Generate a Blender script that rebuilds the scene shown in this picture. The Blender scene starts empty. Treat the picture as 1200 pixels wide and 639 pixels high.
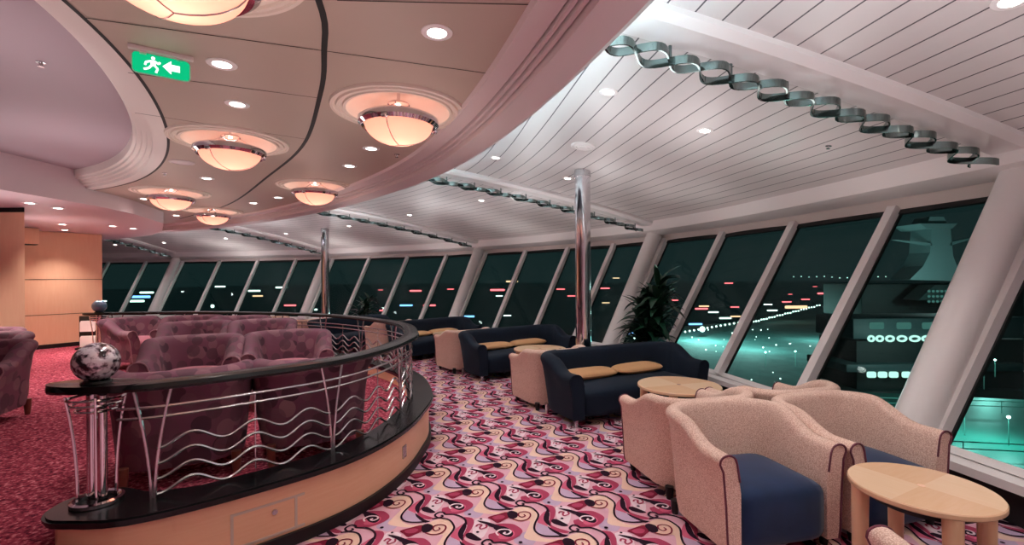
import bpy, bmesh, math, random
from mathutils import Vector, Matrix
from mathutils.bvhtree import BVHTree

random.seed(7)
C = bpy.context.scene.collection
sc = bpy.context.scene
PI = math.pi
F = 550.0            # focal length in pixels of the 1200x639 frame
CAMZ = 1.75
SH = 6.5             # horizon sits this many pixels under the frame centre
ROLL = 0.0068

# ------------------------------------------------------------------ camera
cam_d = bpy.data.cameras.new('camera'); cam = bpy.data.objects.new('camera', cam_d); C.objects.link(cam)
cam_d.sensor_fit = 'HORIZONTAL'; cam_d.sensor_width = 36.0; cam_d.lens = 36.0 * F / 1200.0
cam_d.shift_y = SH / 1200.0
cam_d.clip_start = 0.05; cam_d.clip_end = 4000
M = Matrix.Rotation(PI / 2, 4, 'X') @ Matrix.Rotation(-ROLL, 4, 'Z')
cam.matrix_world = Matrix.Translation((0, 0, CAMZ)) @ M
sc.camera = cam

def ray(px, py):
    u = (px - 600) / F; v = (319.5 - py + SH) / F
    return (M.to_3x3() @ Vector((u, v, -1))).normalized()

def at(px, py, z):
    d = ray(px, py); t = (z - CAMZ) / d.z
    return Vector((d.x * t, d.y * t, z))

def atY(px, py, Y):
    d = ray(px, py); t = Y / d.y
    return Vector((d.x * t, Y, CAMZ + d.z * t))

# ------------------------------------------------------------------ materials
def s2l(c):
    return tuple(((v / 255) / 12.92 if v / 255 <= 0.04045 else ((v / 255 + 0.055) / 1.055) ** 2.4) for v in c)

class NT:
    def __init__(s, name):
        s.m = bpy.data.materials.new(name); s.m.use_nodes = True
        s.t = s.m.node_tree; s.n = s.t.nodes; s.b = s.n['Principled BSDF']
    def new(s, typ, **k):
        nd = s.n.new(typ)
        for a, v in k.items():
            setattr(nd, a, v)
        return nd
    def link(s, a, b): s.t.links.new(a, b)

def mat(name, rgb, rough=0.6, metal=0.0, noise=0.0, nscale=40.0, bump=0.0, bscale=200.0, spec=None, sheen=0.0, coat=0.0):
    k = NT(name); b = k.b
    col = s2l(rgb) + (1,)
    b.inputs['Base Color'].default_value = col
    b.inputs['Roughness'].default_value = rough
    b.inputs['Metallic'].default_value = metal
    if spec is not None: b.inputs['Specular IOR Level'].default_value = spec
    if sheen: b.inputs['Sheen Weight'].default_value = sheen
    if coat: b.inputs['Coat Weight'].default_value = coat
    tc = None
    if noise or bump:
        tc = k.new('ShaderNodeTexCoord')
    if noise:
        nz = k.new('ShaderNodeTexNoise'); nz.inputs['Scale'].default_value = nscale; nz.inputs['Detail'].default_value = 4
        k.link(tc.outputs['Object'], nz.inputs['Vector'])
        mx = k.new('ShaderNodeMix', data_type='RGBA')
        mx.inputs['A'].default_value = tuple(c * (1 - noise) for c in col[:3]) + (1,)
        mx.inputs['B'].default_value = tuple(min(1, c * (1 + noise)) for c in col[:3]) + (1,)
        k.link(nz.outputs['Fac'], mx.inputs['Factor']); k.link(mx.outputs['Result'], b.inputs['Base Color'])
    if bump:
        n2 = k.new('ShaderNodeTexNoise'); n2.inputs['Scale'].default_value = bscale
        k.link(tc.outputs['Object'], n2.inputs['Vector'])
        bp = k.new('ShaderNodeBump'); bp.inputs['Strength'].default_value = bump; bp.inputs['Distance'].default_value = 0.01
        k.link(n2.outputs['Fac'], bp.inputs['Height']); k.link(bp.outputs['Normal'], b.inputs['Normal'])
    return k.m

def emit(name, rgb, strength):
    k = NT(name); k.n.remove(k.b)
    e = k.new('ShaderNodeEmission'); e.inputs['Color'].default_value = s2l(rgb) + (1,); e.inputs['Strength'].default_value = strength
    k.link(e.outputs[0], k.n['Material Output'].inputs['Surface']); return k.m

def wood(name, c1, c2, scale=(1.2, 1.2, 14), rough=0.35):
    k = NT(name); b = k.b; tc = k.new('ShaderNodeTexCoord'); mp = k.new('ShaderNodeMapping')
    mp.inputs['Scale'].default_value = scale
    nz = k.new('ShaderNodeTexNoise'); nz.inputs['Scale'].default_value = 3; nz.inputs['Detail'].default_value = 6; nz.inputs['Distortion'].default_value = 0.6
    k.link(tc.outputs['Object'], mp.inputs['Vector']); k.link(mp.outputs[0], nz.inputs['Vector'])
    mx = k.new('ShaderNodeMix', data_type='RGBA'); mx.inputs['A'].default_value = s2l(c1) + (1,); mx.inputs['B'].default_value = s2l(c2) + (1,)
    k.link(nz.outputs['Fac'], mx.inputs['Factor']); k.link(mx.outputs['Result'], b.inputs['Base Color'])
    b.inputs['Roughness'].default_value = rough
    return k.m

def circles_fabric(name):
    k = NT(name); b = k.b; tc = k.new('ShaderNodeTexCoord')
    vo = k.new('ShaderNodeTexVoronoi'); vo.inputs['Scale'].default_value = 6.8; vo.inputs['Randomness'].default_value = 0.75
    k.link(tc.outputs['Object'], vo.inputs['Vector'])
    lt = k.new('ShaderNodeMath', operation='LESS_THAN'); lt.inputs[1].default_value = 0.5; k.link(vo.outputs['Distance'], lt.inputs[0])
    rp = k.new('ShaderNodeValToRGB'); rp.color_ramp.interpolation = 'CONSTANT'
    els = rp.color_ramp.elements
    cols = [(0, (130, 88, 100)), (0.25, (76, 42, 58)), (0.5, (112, 68, 84)), (0.72, (146, 104, 112)), (0.88, (88, 50, 66))]
    els[0].position = 0; els[0].color = s2l(cols[0][1]) + (1,)
    els[1].position = cols[1][0]; els[1].color = s2l(cols[1][1]) + (1,)
    for p, c in cols[2:]:
        e = els.new(p); e.color = s2l(c) + (1,)
    sp = k.new('ShaderNodeSeparateColor'); k.link(vo.outputs['Color'], sp.inputs[0]); k.link(sp.outputs[0], rp.inputs[0])
    mx = k.new('ShaderNodeMix', data_type='RGBA'); mx.inputs['A'].default_value = s2l((116, 66, 86)) + (1,)
    k.link(lt.outputs[0], mx.inputs['Factor']); k.link(rp.outputs[0], mx.inputs['B'])
    mp = k.new('ShaderNodeMapping'); mp.inputs['Location'].default_value = (3.37, 1.71, 5.13); k.link(tc.outputs['Object'], mp.inputs[0])
    v2 = k.new('ShaderNodeTexVoronoi'); v2.inputs['Scale'].default_value = 7.6; v2.inputs['Randomness'].default_value = 0.7; k.link(mp.outputs[0], v2.inputs['Vector'])
    l2 = k.new('ShaderNodeMath', operation='LESS_THAN'); l2.inputs[1].default_value = 0.46; k.link(v2.outputs['Distance'], l2.inputs[0])
    s2 = k.new('ShaderNodeSeparateColor'); k.link(v2.outputs['Color'], s2.inputs[0])
    r2 = k.new('ShaderNodeMix', data_type='RGBA'); r2.inputs['A'].default_value = s2l((70, 38, 54)) + (1,); r2.inputs['B'].default_value = s2l((142, 100, 110)) + (1,); k.link(s2.outputs[1], r2.inputs['Factor'])
    ff = k.new('ShaderNodeMath', operation='MULTIPLY'); ff.inputs[1].default_value = 0.75; k.link(l2.outputs[0], ff.inputs[0])
    m2 = k.new('ShaderNodeMix', data_type='RGBA'); k.link(ff.outputs[0], m2.inputs['Factor']); k.link(mx.outputs['Result'], m2.inputs['A']); k.link(r2.outputs['Result'], m2.inputs['B'])
    k.link(m2.outputs['Result'], b.inputs['Base Color'])
    b.inputs['Roughness'].default_value = 0.75; b.inputs['Sheen Weight'].default_value = 0.04
    return k.m

def knit_fabric(name, c1, c2):
    k = NT(name); b = k.b; tc = k.new('ShaderNodeTexCoord')
    vo = k.new('ShaderNodeTexVoronoi'); vo.inputs['Scale'].default_value = 140; vo.inputs['Randomness'].default_value = 0.9
    k.link(tc.outputs['Object'], vo.inputs['Vector'])
    g = k.new('ShaderNodeMapRange'); g.inputs['From Min'].default_value = 0.62; g.inputs['From Max'].default_value = 0.2; k.link(vo.outputs['Distance'], g.inputs[0])
    mx = k.new('ShaderNodeMix', data_type='RGBA'); mx.inputs['A'].default_value = s2l(c1) + (1,); mx.inputs['B'].default_value = s2l(c2) + (1,)
    k.link(g.outputs[0], mx.inputs['Factor']); k.link(mx.outputs['Result'], b.inputs['Base Color'])
    bp = k.new('ShaderNodeBump'); bp.inputs['Strength'].default_value = 0.2; bp.inputs['Distance'].default_value = 0.004
    k.link(g.outputs[0], bp.inputs['Height']); k.link(bp.outputs[0], b.inputs['Normal'])
    b.inputs['Roughness'].default_value = 0.9
    return k.m

def red_carpet(name):
    k = NT(name); b = k.b; tc = k.new('ShaderNodeTexCoord')
    n1 = k.new('ShaderNodeTexNoise'); n1.inputs['Scale'].default_value = 42; n1.inputs['Detail'].default_value = 3
    k.link(tc.outputs['Object'], n1.inputs['Vector'])
    rp = k.new('ShaderNodeValToRGB'); e = rp.color_ramp.elements
    e[0].position = 0.36; e[0].color = s2l((98, 34, 52)) + (1,)
    e[1].position = 0.66; e[1].color = s2l((222, 140, 150)) + (1,)
    x = e.new(0.46); x.color = s2l((152, 56, 76)) + (1,); x = e.new(0.57); x.color = s2l((180, 76, 94)) + (1,)
    k.link(n1.outputs['Fac'], rp.inputs[0]); k.link(rp.outputs[0], b.inputs['Base Color'])
    b.inputs['Roughness'].default_value = 0.95; b.inputs['Specular IOR Level'].default_value = 0.1
    return k.m

def board_ceiling(name):
    """white planks: the joints follow the board number stored in the UV map"""
    k = NT(name); b = k.b; uv = k.new('ShaderNodeUVMap'); uv.uv_map = 'boards'
    sx = k.new('ShaderNodeSeparateXYZ'); k.link(uv.outputs[0], sx.inputs[0])
    fr = k.new('ShaderNodeMath', operation='FRACT'); k.link(sx.outputs[0], fr.inputs[0])
    lt = k.new('ShaderNodeMath', operation='LESS_THAN'); lt.inputs[1].default_value = 0.06; k.link(fr.outputs[0], lt.inputs[0])
    mx = k.new('ShaderNodeMix', data_type='RGBA'); mx.inputs['A'].default_value = s2l((222, 214, 212)) + (1,); mx.inputs['B'].default_value = s2l((80, 72, 78)) + (1,)
    k.link(lt.outputs[0], mx.inputs['Factor']); k.link(mx.outputs['Result'], b.inputs['Base Color'])
    b.inputs['Roughness'].default_value = 0.33
    return k.m

def glass_mat(name, tint):
    k = NT(name); k.n.remove(k.b)
    tr = k.new('ShaderNodeBsdfTransparent'); tr.inputs[0].default_value = tint + (1,)
    gl = k.new('ShaderNodeBsdfGlossy'); gl.inputs['Roughness'].default_value = 0.02; gl.inputs[0].default_value = (0.75, 0.95, 0.92, 1)
    fz = k.new('ShaderNodeFresnel'); fz.inputs[0].default_value = 1.22
    ge = k.new('ShaderNodeNewGeometry'); sb = k.new('ShaderNodeMath', operation='SUBTRACT'); sb.inputs[0].default_value = 1; k.link(ge.outputs['Backfacing'], sb.inputs[1])
    ml = k.new('ShaderNodeMath', operation='MULTIPLY'); k.link(fz.outputs[0], ml.inputs[0]); k.link(sb.outputs[0], ml.inputs[1])
    mx = k.new('ShaderNodeMixShader'); k.link(ml.outputs[0], mx.inputs[0]); k.link(tr.outputs[0], mx.inputs[1]); k.link(gl.outputs[0], mx.inputs[2])
    k.link(mx.outputs[0], k.n['Material Output'].inputs['Surface']); return k.m

def bowl_mat(name):
    k = NT(name); k.n.remove(k.b)
    tl = k.new('ShaderNodeBsdfTranslucent'); tl.inputs[0].default_value = s2l((255, 214, 196)) + (1,)
    df = k.new('ShaderNodeBsdfDiffuse'); df.inputs[0].default_value = s2l((236, 190, 172)) + (1,)
    mx = k.new('ShaderNodeMixShader'); mx.inputs[0].default_value = 0.4; k.link(tl.outputs[0], mx.inputs[1]); k.link(df.outputs[0], mx.inputs[2])
    e = k.new('ShaderNodeEmission'); e.inputs[0].default_value = s2l((250, 176, 154)) + (1,); e.inputs[1].default_value = 0.30
    ad = k.new('ShaderNodeAddShader'); k.link(mx.outputs[0], ad.inputs[0]); k.link(e.outputs[0], ad.inputs[1])
    k.link(ad.outputs[0], k.n['Material Output'].inputs['Surface']); return k.m

def mosaic_mat(name, blue=False):
    k = NT(name); b = k.b; tc = k.new('ShaderNodeTexCoord')
    nz = k.new('ShaderNodeTexNoise'); nz.inputs['Scale'].default_value = 32; nz.inputs['Detail'].default_value = 3
    k.link(tc.outputs['Object'], nz.inputs['Vector'])
    rp = k.new('ShaderNodeValToRGB'); e = rp.color_ramp.elements
    e[0].position = 0.38; e[0].color = s2l((44, 40, 46)) + (1,)
    e[1].position = 0.56; e[1].color = s2l((236, 226, 232)) + (1,)
    x = e.new(0.46); x.color = s2l((150, 130, 140)) + (1,)
    if blue:
        for q in e: q.color = s2l((96, 122, 150)) + (1,)
    k.link(nz.outputs['Fac'], rp.inputs[0]); k.link(rp.outputs[0], b.inputs['Base Color'])
    b.inputs['Roughness'].default_value = 0.08; b.inputs['Metallic'].default_value = 0.35; b.inputs['Coat Weight'].default_value = 0.6
    return k.m

MT = dict(
    chrome=mat('chrome', (225, 222, 226), 0.08, 1.0),
    chromedarkrefl=mat('chrome_dark_reflection', (112, 124, 122), 0.12, 1.0),  # chrome darkened to carry the reflection of the dark windows
    steel=mat('brushed_steel', (200, 198, 200), 0.25, 1.0),
    black=mat('black_lacquer', (14, 18, 20), 0.24, 0.0, spec=0.35, coat=0.1),
    blackm=mat('black_skirting', (12, 12, 14), 0.45),
    white=mat('white_paint', (246, 240, 238), 0.4),
    offwhite=mat('off_white_paint', (232, 220, 214), 0.45),
    inner=mat('beige_ceiling_panel', (186, 166, 152), 0.5, noise=0.02, nscale=2),
    lip=mat('pale_pink_moulding', (216, 198, 198), 0.45),
    recess=mat('lilac_ceiling', (176, 156, 164), 0.6),
    soffit=mat('pink_soffit', (214, 186, 192), 0.5),
    seam=mat('dark_seam', (46, 38, 36), 0.8),
    slot=mat('black_slot', (10, 9, 9), 0.6),
    boards=board_ceiling('white_plank_ceiling'),
    oak=wood('pale_maple_veneer', (232, 176, 138), (242, 198, 160), (1.2, 1.2, 16)),
    oakwall=wood('maple_wall_panel', (238, 186, 152), (246, 204, 172), (10, 10, 1.0), 0.3),
    oaktop=wood('maple_table_top', (234, 184, 144), (242, 200, 164), (2, 18, 2), 0.25),
    oaktop2=wood('maple_table_top_light', (242, 200, 162), (248, 214, 180), (18, 2, 2), 0.25),
    oakleg=wood('maple_leg', (232, 180, 140), (242, 196, 160), (12, 12, 1.5), 0.35),
    redwood=mat('red_brown_wood', (120, 62, 50), 0.4),
    red=red_carpet('crimson_speckled_carpet'),
    purple=circles_fabric('plum_circle_fabric'),
    plumseat=mat('pink_plum_fabric', (178, 104, 120), 0.85, noise=0.12, nscale=14, sheen=0.2),
    piping=mat('maroon_piping', (104, 44, 60), 0.7),
    pipinglight=mat('mauve_piping', (176, 136, 146), 0.7),
    beige=knit_fabric('peach_knit_fabric', (214, 172, 154), (252, 224, 208)),
    navy=mat('navy_velvet', (10, 22, 38), 0.8, noise=0.3, nscale=3, sheen=0.02, spec=0.25),
    navyseat=mat('blue_velvet', (22, 40, 72), 0.75, noise=0.45, nscale=5, sheen=0.15, spec=0.25),
    tan=mat('tan_cushion', (206, 154, 108), 0.8, noise=0.06, nscale=9, bump=0.1),
    leaf=mat('dark_green_leaf', (22, 58, 40), 0.35, noise=0.4, nscale=6),
    stem=mat('plant_stem', (92, 78, 58), 0.8),
    pot=mat('dark_planter', (40, 36, 34), 0.5),
    glass=glass_mat('tinted_window_glass', (0.78, 0.91, 0.88)),
    bowl=bowl_mat('alabaster_bowl_glass'),
    medal=mat('peach_plaster', (230, 212, 200), 0.6),
    darkframe=mat('dark_rubber_seal', (20, 24, 24), 0.6),
    under=mat('dark_under_sill', (28, 26, 28), 0.7),
    down=emit('downlight_glow', (255, 244, 236), 9.0),
    cove=emit('cove_tube_glow', (205, 238, 246), 34.0),
    mosaic=mosaic_mat('mottled_glass_ball'),
    blueball=mosaic_mat('blue_glass_ball', True),
    green=emit('exit_sign_green', (10, 158, 104), 0.9),
    signwhite=emit('exit_sign_white', (236, 255, 246), 1.3),
    trimpale=mat('pale_trim', (206, 184, 170), 0.4),
    clear=mat('clear_acrylic_edge', (180, 220, 200), 0.1),
)

# ------------------------------------------------------------------ mesh helpers
class MB:
    def __init__(s): s.v = []; s.f = []; s.mi = []; s.uv = None
    def add(s, vs, fs, m=0):
        o = len(s.v); s.v += [tuple(p) for p in vs]; s.f += [tuple(i + o for i in f) for f in fs]; s.mi += [m] * len(fs)
    def box(s, c, d, rz=0.0, m=0, bevel=0.0, seg=2, bulge=0.0):
        bm = bmesh.new(); bmesh.ops.create_cube(bm, size=1)
        for v in bm.verts: v.co = Vector((v.co.x * d[0], v.co.y * d[1], v.co.z * d[2]))
        if bulge: bmesh.ops.subdivide_edges(bm, edges=bm.edges[:], cuts=7, use_grid_fill=True)
        if bevel and not bulge: bmesh.ops.bevel(bm, geom=bm.edges[:], offset=bevel, segments=seg, profile=0.5, affect='EDGES')
        if bulge:
            for v in bm.verts:
                x, y, z = (2 * v.co[i] / d[i] for i in range(3))
                # rounded box: pull towards a superellipsoid and swell the top
                q = (abs(x) ** 8 + abs(y) ** 8 + abs(z) ** 8) ** (1 / 8)
                if q > 0: v.co /= q ** 0.85
                if z > 0: v.co.z += bulge * (1 - x * x) * (1 - y * y) * z
        R = Matrix.Rotation(rz, 3, 'Z'); cc = Vector(c)
        bm.verts.index_update()
        s.add([R @ v.co + cc for v in bm.verts], [[v.index for v in f.verts] for f in bm.faces], m); bm.free()
    def tube(s, pts, r, n=8, m=0, closed=False, caps=True):
        pts = [Vector(p) for p in pts]; N = len(pts); rr = r if isinstance(r, (list, tuple)) else [r] * N
        vs = []; prev = None
        for i in range(N):
            a = pts[(i - 1) % N] if (closed or i > 0) else pts[i]; b = pts[(i + 1) % N] if (closed or i < N - 1) else pts[i]
            t = (b - a).normalized()
            if prev is None:
                up = Vector((0, 0, 1)) if abs(t.z) < 0.9 else Vector((1, 0, 0)); x = t.cross(up).normalized()
            else:
                x = (prev - t * prev.dot(t)).normalized()
            prev = x; y = t.cross(x)
            for k in range(n):
                A = 2 * PI * k / n; vs.append(pts[i] + (x * math.cos(A) + y * math.sin(A)) * rr[i])
        fs = []
        for i in range(N if closed else N - 1):
            j = (i + 1) % N
            for k in range(n):
                l = (k + 1) % n; fs.append((i * n + k, i * n + l, j * n + l, j * n + k))
        if caps and not closed:
            fs.append(tuple(range(n))[::-1]); fs.append(tuple((N - 1) * n + k for k in range(n)))
        s.add(vs, fs, m)
    def lathe(s, prof, c=(0, 0, 0), n=32, m=0):
        vs = []; c = Vector(c)
        for r, z in prof:
            for k in range(n):
                A = 2 * PI * k / n; vs.append(c + Vector((r * math.cos(A), r * math.sin(A), z)))
        fs = []
        for i in range(len(prof) - 1):
            for k in range(n):
                l = (k + 1) % n; fs.append((i * n + k, i * n + l, (i + 1) * n + l, (i + 1) * n + k))
        s.add(vs, fs, m)
        return s
    def disc(s, c, r, n=24, m=0):
        c = Vector(c); s.add([c + Vector((r * math.cos(2 * PI * k / n), r * math.sin(2 * PI * k / n), 0)) for k in range(n)], [tuple(range(n))], m)
    def prism(s, poly, z0, z1, m=0):
        n = len(poly); s.add([(p[0], p[1], z0) for p in poly] + [(p[0], p[1], z1) for p in poly],
            [tuple(range(n))[::-1], tuple(range(n, 2 * n))] + [(i, (i + 1) % n, n + (i + 1) % n, n + i) for i in range(n)], m)
    def sweep(s, path, prof, m=0, closed_prof=False, caps=False, mats=None):
        """path: list of (point2d, outward normal2d); prof: list of (offset outward, z)"""
        k = len(prof); vs = []
        for p, nn in path:
            for o, z in prof: vs.append((p[0] + nn[0] * o, p[1] + nn[1] * o, z))
        kk = k if closed_prof else k - 1
        for j in range(kk):
            fs = []
            for i in range(len(path) - 1):
                l = (j + 1) % k; fs.append((i * k + j, i * k + l, (i + 1) * k + l, (i + 1) * k + j))
            s._pending = None
            if j == 0: base = len(s.v); s.v += vs
            s.f += [tuple(a + base for a in f) for f in fs]; s.mi += [mats[j] if mats else m] * len(fs)
        if caps and closed_prof:
            s.f.append(tuple(base + i for i in range(k))[::-1]); s.f.append(tuple(base + (len(path) - 1) * k + i for i in range(k))); s.mi += [m, m]
    def grid(s, rows, m=0):
        n = len(rows[0]); vs = [p for r in rows for p in r]; fs = []
        for i in range(len(rows) - 1):
            for j in range(n - 1): fs.append((i * n + j, i * n + j + 1, (i + 1) * n + j + 1, (i + 1) * n + j))
        s.add(vs, fs, m)
    def build(s, name, mats, parent=None, world=False, smooth=40, fixn=True):
        me = bpy.data.meshes.new(name); vs = s.v
        if world and parent is not None:
            inv = parent.matrix_basis.inverted(); vs = [inv @ Vector(p) for p in vs]
        me.from_pydata([tuple(p) for p in vs], [], s.f)
        if not isinstance(mats, (list, tuple)): mats = [mats]
        for q in mats: me.materials.append(q)
        me.polygons.foreach_set('material_index', s.mi)
        if fixn:
            bm = bmesh.new(); bm.from_mesh(me); bmesh.ops.recalc_face_normals(bm, faces=bm.faces); bm.to_mesh(me); bm.free()
        if smooth:
            me.polygons.foreach_set('use_smooth', [True] * len(me.polygons)); me.set_sharp_from_angle(angle=math.radians(smooth))
        me.update()
        o = bpy.data.objects.new(name, me); C.objects.link(o)
        if parent is not None: o.parent = parent
        return o

def tag(o, label=None, cat=None, group=None, kind=None):
    if label: o['label'] = label
    if cat: o['category'] = cat
    if group: o['group'] = group
    if kind: o['kind'] = kind
    return o

def thing(name, label, cat, loc=(0, 0, 0), rz=0.0, group=None, kind=None):
    o = bpy.data.objects.new(name, None); C.objects.link(o); o.empty_display_size = 0.1
    o.matrix_basis = Matrix.Translation(loc) @ Matrix.Rotation(rz, 4, 'Z')
    return tag(o, label, cat, group, kind)

def dup(root, loc, rz, label=None, group=None, scale=None):
    r = root.copy(); C.objects.link(r)
    for k in ('group',):
        if k in r and not group: del r[k]
    r.location = loc; r.rotation_euler = (0, 0, rz)
    if label: r['label'] = label
    if group: r['group'] = group
    for ch in list(root.children):
        c = ch.copy(); C.objects.link(c); c.parent = r
        for g in list(ch.children):
            d = g.copy(); C.objects.link(d); d.parent = c
    return r

def struct(name, mb, mats, label, cat, smooth=40, parent=None, fixn=True):
    o = mb.build(name, mats, parent, smooth=smooth, fixn=fixn); return tag(o, label, cat, None, 'structure')

def catmull(pts, per=10, closed=False):
    P = [Vector(p) for p in pts]; out = []; n = len(P)
    for i in range(n - 1):
        p0 = P[max(i - 1, 0)]; p1 = P[i]; p2 = P[i + 1]; p3 = P[min(i + 2, n - 1)]
        if i == 0: p0 = p1 * 2 - p2
        if i == n - 2: p3 = p2 * 2 - p1
        for k in range(per):
            t = k / per
            out.append(0.5 * ((2 * p1) + (p2 - p0) * t + (2 * p0 - 5 * p1 + 4 * p2 - p3) * t * t + (3 * p1 - p0 - 3 * p2 + p3) * t ** 3))
    out.append(P[-1]); return out

def resample(pts, step=None, count=None):
    pts = [Vector(p) for p in pts]; L = [0]
    for a, b in zip(pts, pts[1:]): L.append(L[-1] + (b - a).length)
    n = count or max(2, int(round(L[-1] / step)) + 1); out = []; j = 0
    for i in range(n):
        s = L[-1] * i / (n - 1)
        while j < len(L) - 2 and L[j + 1] < s: j += 1
        t = (s - L[j]) / max(1e-9, L[j + 1] - L[j]); out.append(pts[j].lerp(pts[j + 1], min(1, t)))
    return out

def smooth_path(pts, n):
    P = [Vector(p) for p in pts]
    for _ in range(n): P = [P[0]] + [P[i] * 0.5 + (P[i - 1] + P[i + 1]) * 0.25 for i in range(1, len(P) - 1)] + [P[-1]]
    return P

def with_normals(pts, side):
    """2D path -> [(p, n)]; side +1: normal to the right of travel"""
    out = []
    for i in range(len(pts)):
        a = pts[max(i - 1, 0)]; b = pts[min(i + 1, len(pts) - 1)]; t = (Vector(b) - Vector(a)); t = Vector((t.x, t.y)).normalized()
        out.append((Vector((pts[i][0], pts[i][1])), Vector((t.y, -t.x)) * side))
    return out

def face(fx, fy):      # rotation that turns a thing's front (-Y) towards (fx, fy)
    return math.atan2(fy, fx) + PI / 2

# ================================================================== plan of the room
ZP = 0.30            # raised platform
WB = [(4.75, -7.2), (4.7, -1.5), (4.26, 4.0), (2.80, 9.62), (-1.1, 14.2), (-7.05, 17.6), (-13.7, 19.0), (-20.0, 19.2)]
W = catmull([(p[0], p[1]) for p in WB], 16)
WN = with_normals(W, 1)               # travelling away from the camera, outside is on the right
def Wt(t):                            # t: bay coordinate, integer at each beam
    x = t * 16; i = int(min(max(math.floor(x), 0), len(W) - 2)); f = x - i
    p = WN[i][0].lerp(WN[i + 1][0], f); n = WN[i][1].lerp(WN[i + 1][1], f).normalized()
    return p, n
HJ = 2.88
def zceil(d):
    d = min(d, 8.0); return HJ + 0.212 * d - 0.0125 * d * d

# ------------------------------------------------------------------ floor with woven pattern
def floor_patterned():
    cols = [(226, 172, 188), (240, 202, 184), (198, 170, 196), (170, 66, 94), (42, 22, 36), (128, 34, 56), (240, 214, 222), (206, 96, 124)]
    mats = [mat('carpet_%s' % n, c, 0.95, noise=0.08, nscale=300, spec=0.1) for n, c in zip(('pink', 'cream', 'lilac', 'crimson', 'plum', 'maroon', 'pale', 'rose'), cols)]
    def P(x, y):                      # corner points read off one woven repeat
        q = at(560 + x / 6.456, 540 + y / 6.456, 0); return Vector((q.x, q.y))
    origin = P(325, 325)
    polys = []
    def poly(m, *pts, sm=True):
        q = [P(*p) - origin for p in pts]
        if sm:                        # round the outline a little
            n = len(q); out = []
            for i in range(n):
                a, b, c, d = q[i - 1], q[i], q[(i + 1) % n], q[(i + 2) % n]
                for t in (0, 1 / 3, 2 / 3):
                    out.append(0.5 * ((2 * b) + (c - a) * t + (2 * a - 5 * b + 4 * c - d) * t * t + (3 * b - a - 3 * c + d) * t ** 3))
            q = out
        polys.append(('p', m, q))
    def line(m, w, *pts):
        w *= 1.25; q = catmull([P(*p) - origin for p in pts], 4); polys.append(('l', m, q, w))
    def dot(m, x, y, r):
        c = P(x, y) - origin; polys.append(('p', m, [c + Vector((math.cos(a * PI / 4), math.sin(a * PI / 4))) * r for a in range(8)]))
    poly(2, (930, 460), (1000, 430), (1045, 455), (1040, 505), (990, 525), (920, 505))
    poly(2, (280, 585), (370, 570), (440, 600), (400, 650), (330, 640))
    poly(6, (590, 350), (700, 360), (690, 470), (640, 470), (600, 440))
    poly(1, (262, 378), (330, 352), (400, 358), (448, 400), (448, 440), (424, 490), (430, 540), (490, 585), (580, 598), (655, 590), (560, 618), (440, 610), (350, 585), (372, 525), (394, 472), (380, 456), (300, 462), (258, 440))
    poly(7, (512, 382), (470, 420), (452, 468), (500, 488), (530, 496), (503, 450), (507, 410))
    poly(2, (452, 474), (440, 505), (447, 540), (485, 562), (560, 571), (630, 570), (570, 532), (520, 500))
    poly(3, (490, 338), (560, 343), (588, 375), (584, 418), (568, 452), (554, 485), (605, 512), (690, 538), (660, 552), (590, 534), (540, 496), (545, 432), (545, 395), (525, 362))
    poly(4, (525, 372), (543, 405), (538, 450), (552, 496), (522, 482), (498, 450), (503, 410))
    poly(4, (528, 498), (562, 518), (645, 558), (684, 566), (650, 580), (598, 558), (545, 524))
    poly(4, (556, 452), (590, 444), (642, 468), (684, 492), (650, 498), (600, 488), (566, 474))
    poly(5, (75, 432), (150, 408), (222, 392), (236, 430), (200, 452), (150, 475), (108, 452))
    poly(3, (110, 430), (170, 415), (205, 425), (180, 445), (130, 448))
    poly(4, (222, 396), (255, 383), (294, 394), (304, 415), (288, 438), (250, 444), (228, 426))
    poly(3, (722, 458), (742, 495), (795, 515), (885, 502), (945, 465), (955, 430), (905, 398), (850, 383), (745, 388), (800, 420), (760, 445))
    poly(7, (800, 480), (860, 488), (905, 468), (900, 440), (870, 425), (800, 415))
    poly(4, (735, 405), (790, 398), (855, 418), (896, 450), (884, 474), (836, 468), (785, 442))
    line(6, 0.011, (795, 464), (772, 444), (795, 424), (850, 424), (876, 440), (856, 456), (828, 450), (838, 441))
    poly(4, (606, 364), (680, 372), (762, 393), (806, 404), (740, 410), (690, 392))
    line(3, 0.011, (612, 404), (622, 390), (650, 394), (642, 410), (655, 421), (688, 408), (680, 390))
    line(4, 0.012, (277, 352), (330, 345), (402, 358), (450, 398), (456, 430), (432, 482), (430, 530), (470, 564), (540, 578), (655, 574))
    line(4, 0.013, (333, 326), (348, 334), (325, 344), (298, 336), (290, 322), (315, 306), (345, 309), (364, 322), (422, 320), (482, 337), (520, 360), (536, 392))
    line(5, 0.009, (262, 448), (320, 459), (372, 450), (397, 424), (390, 400), (350, 391), (313, 400), (308, 420), (330, 433), (357, 424), (348, 411))
    dot(4, 637, 442, 0.012); dot(4, 630, 352, 0.010); dot(4, 970, 512, 0.014); dot(4, 536, 320, 0.008)
    a = P(735, 515) - origin; b = P(880, 245) - origin
    a = Vector((0.370, -0.375)) * 0.5 + a * 0.5
    b = b * 0.5 + Vector((0.60, 0.182)) * 0.5
    b = b if b.length > 0.3 else Vector((0.60, 0.182))
    mb = MB()
    edge = [Wt(0.2 + 6.8 * i / 60) for i in range(61)]; mb.prism([(-13.6, -3.2)] + [(5.2, -3.2)] * 0 + [tuple(p - n * 0.78) for p, n in edge if p.y > -3.2] + [(-19.8, 11)], -0.1, 0.0, 0)
    tri = []
    dz = 0.00022
    from mathutils.geometry import tessellate_polygon
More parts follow.
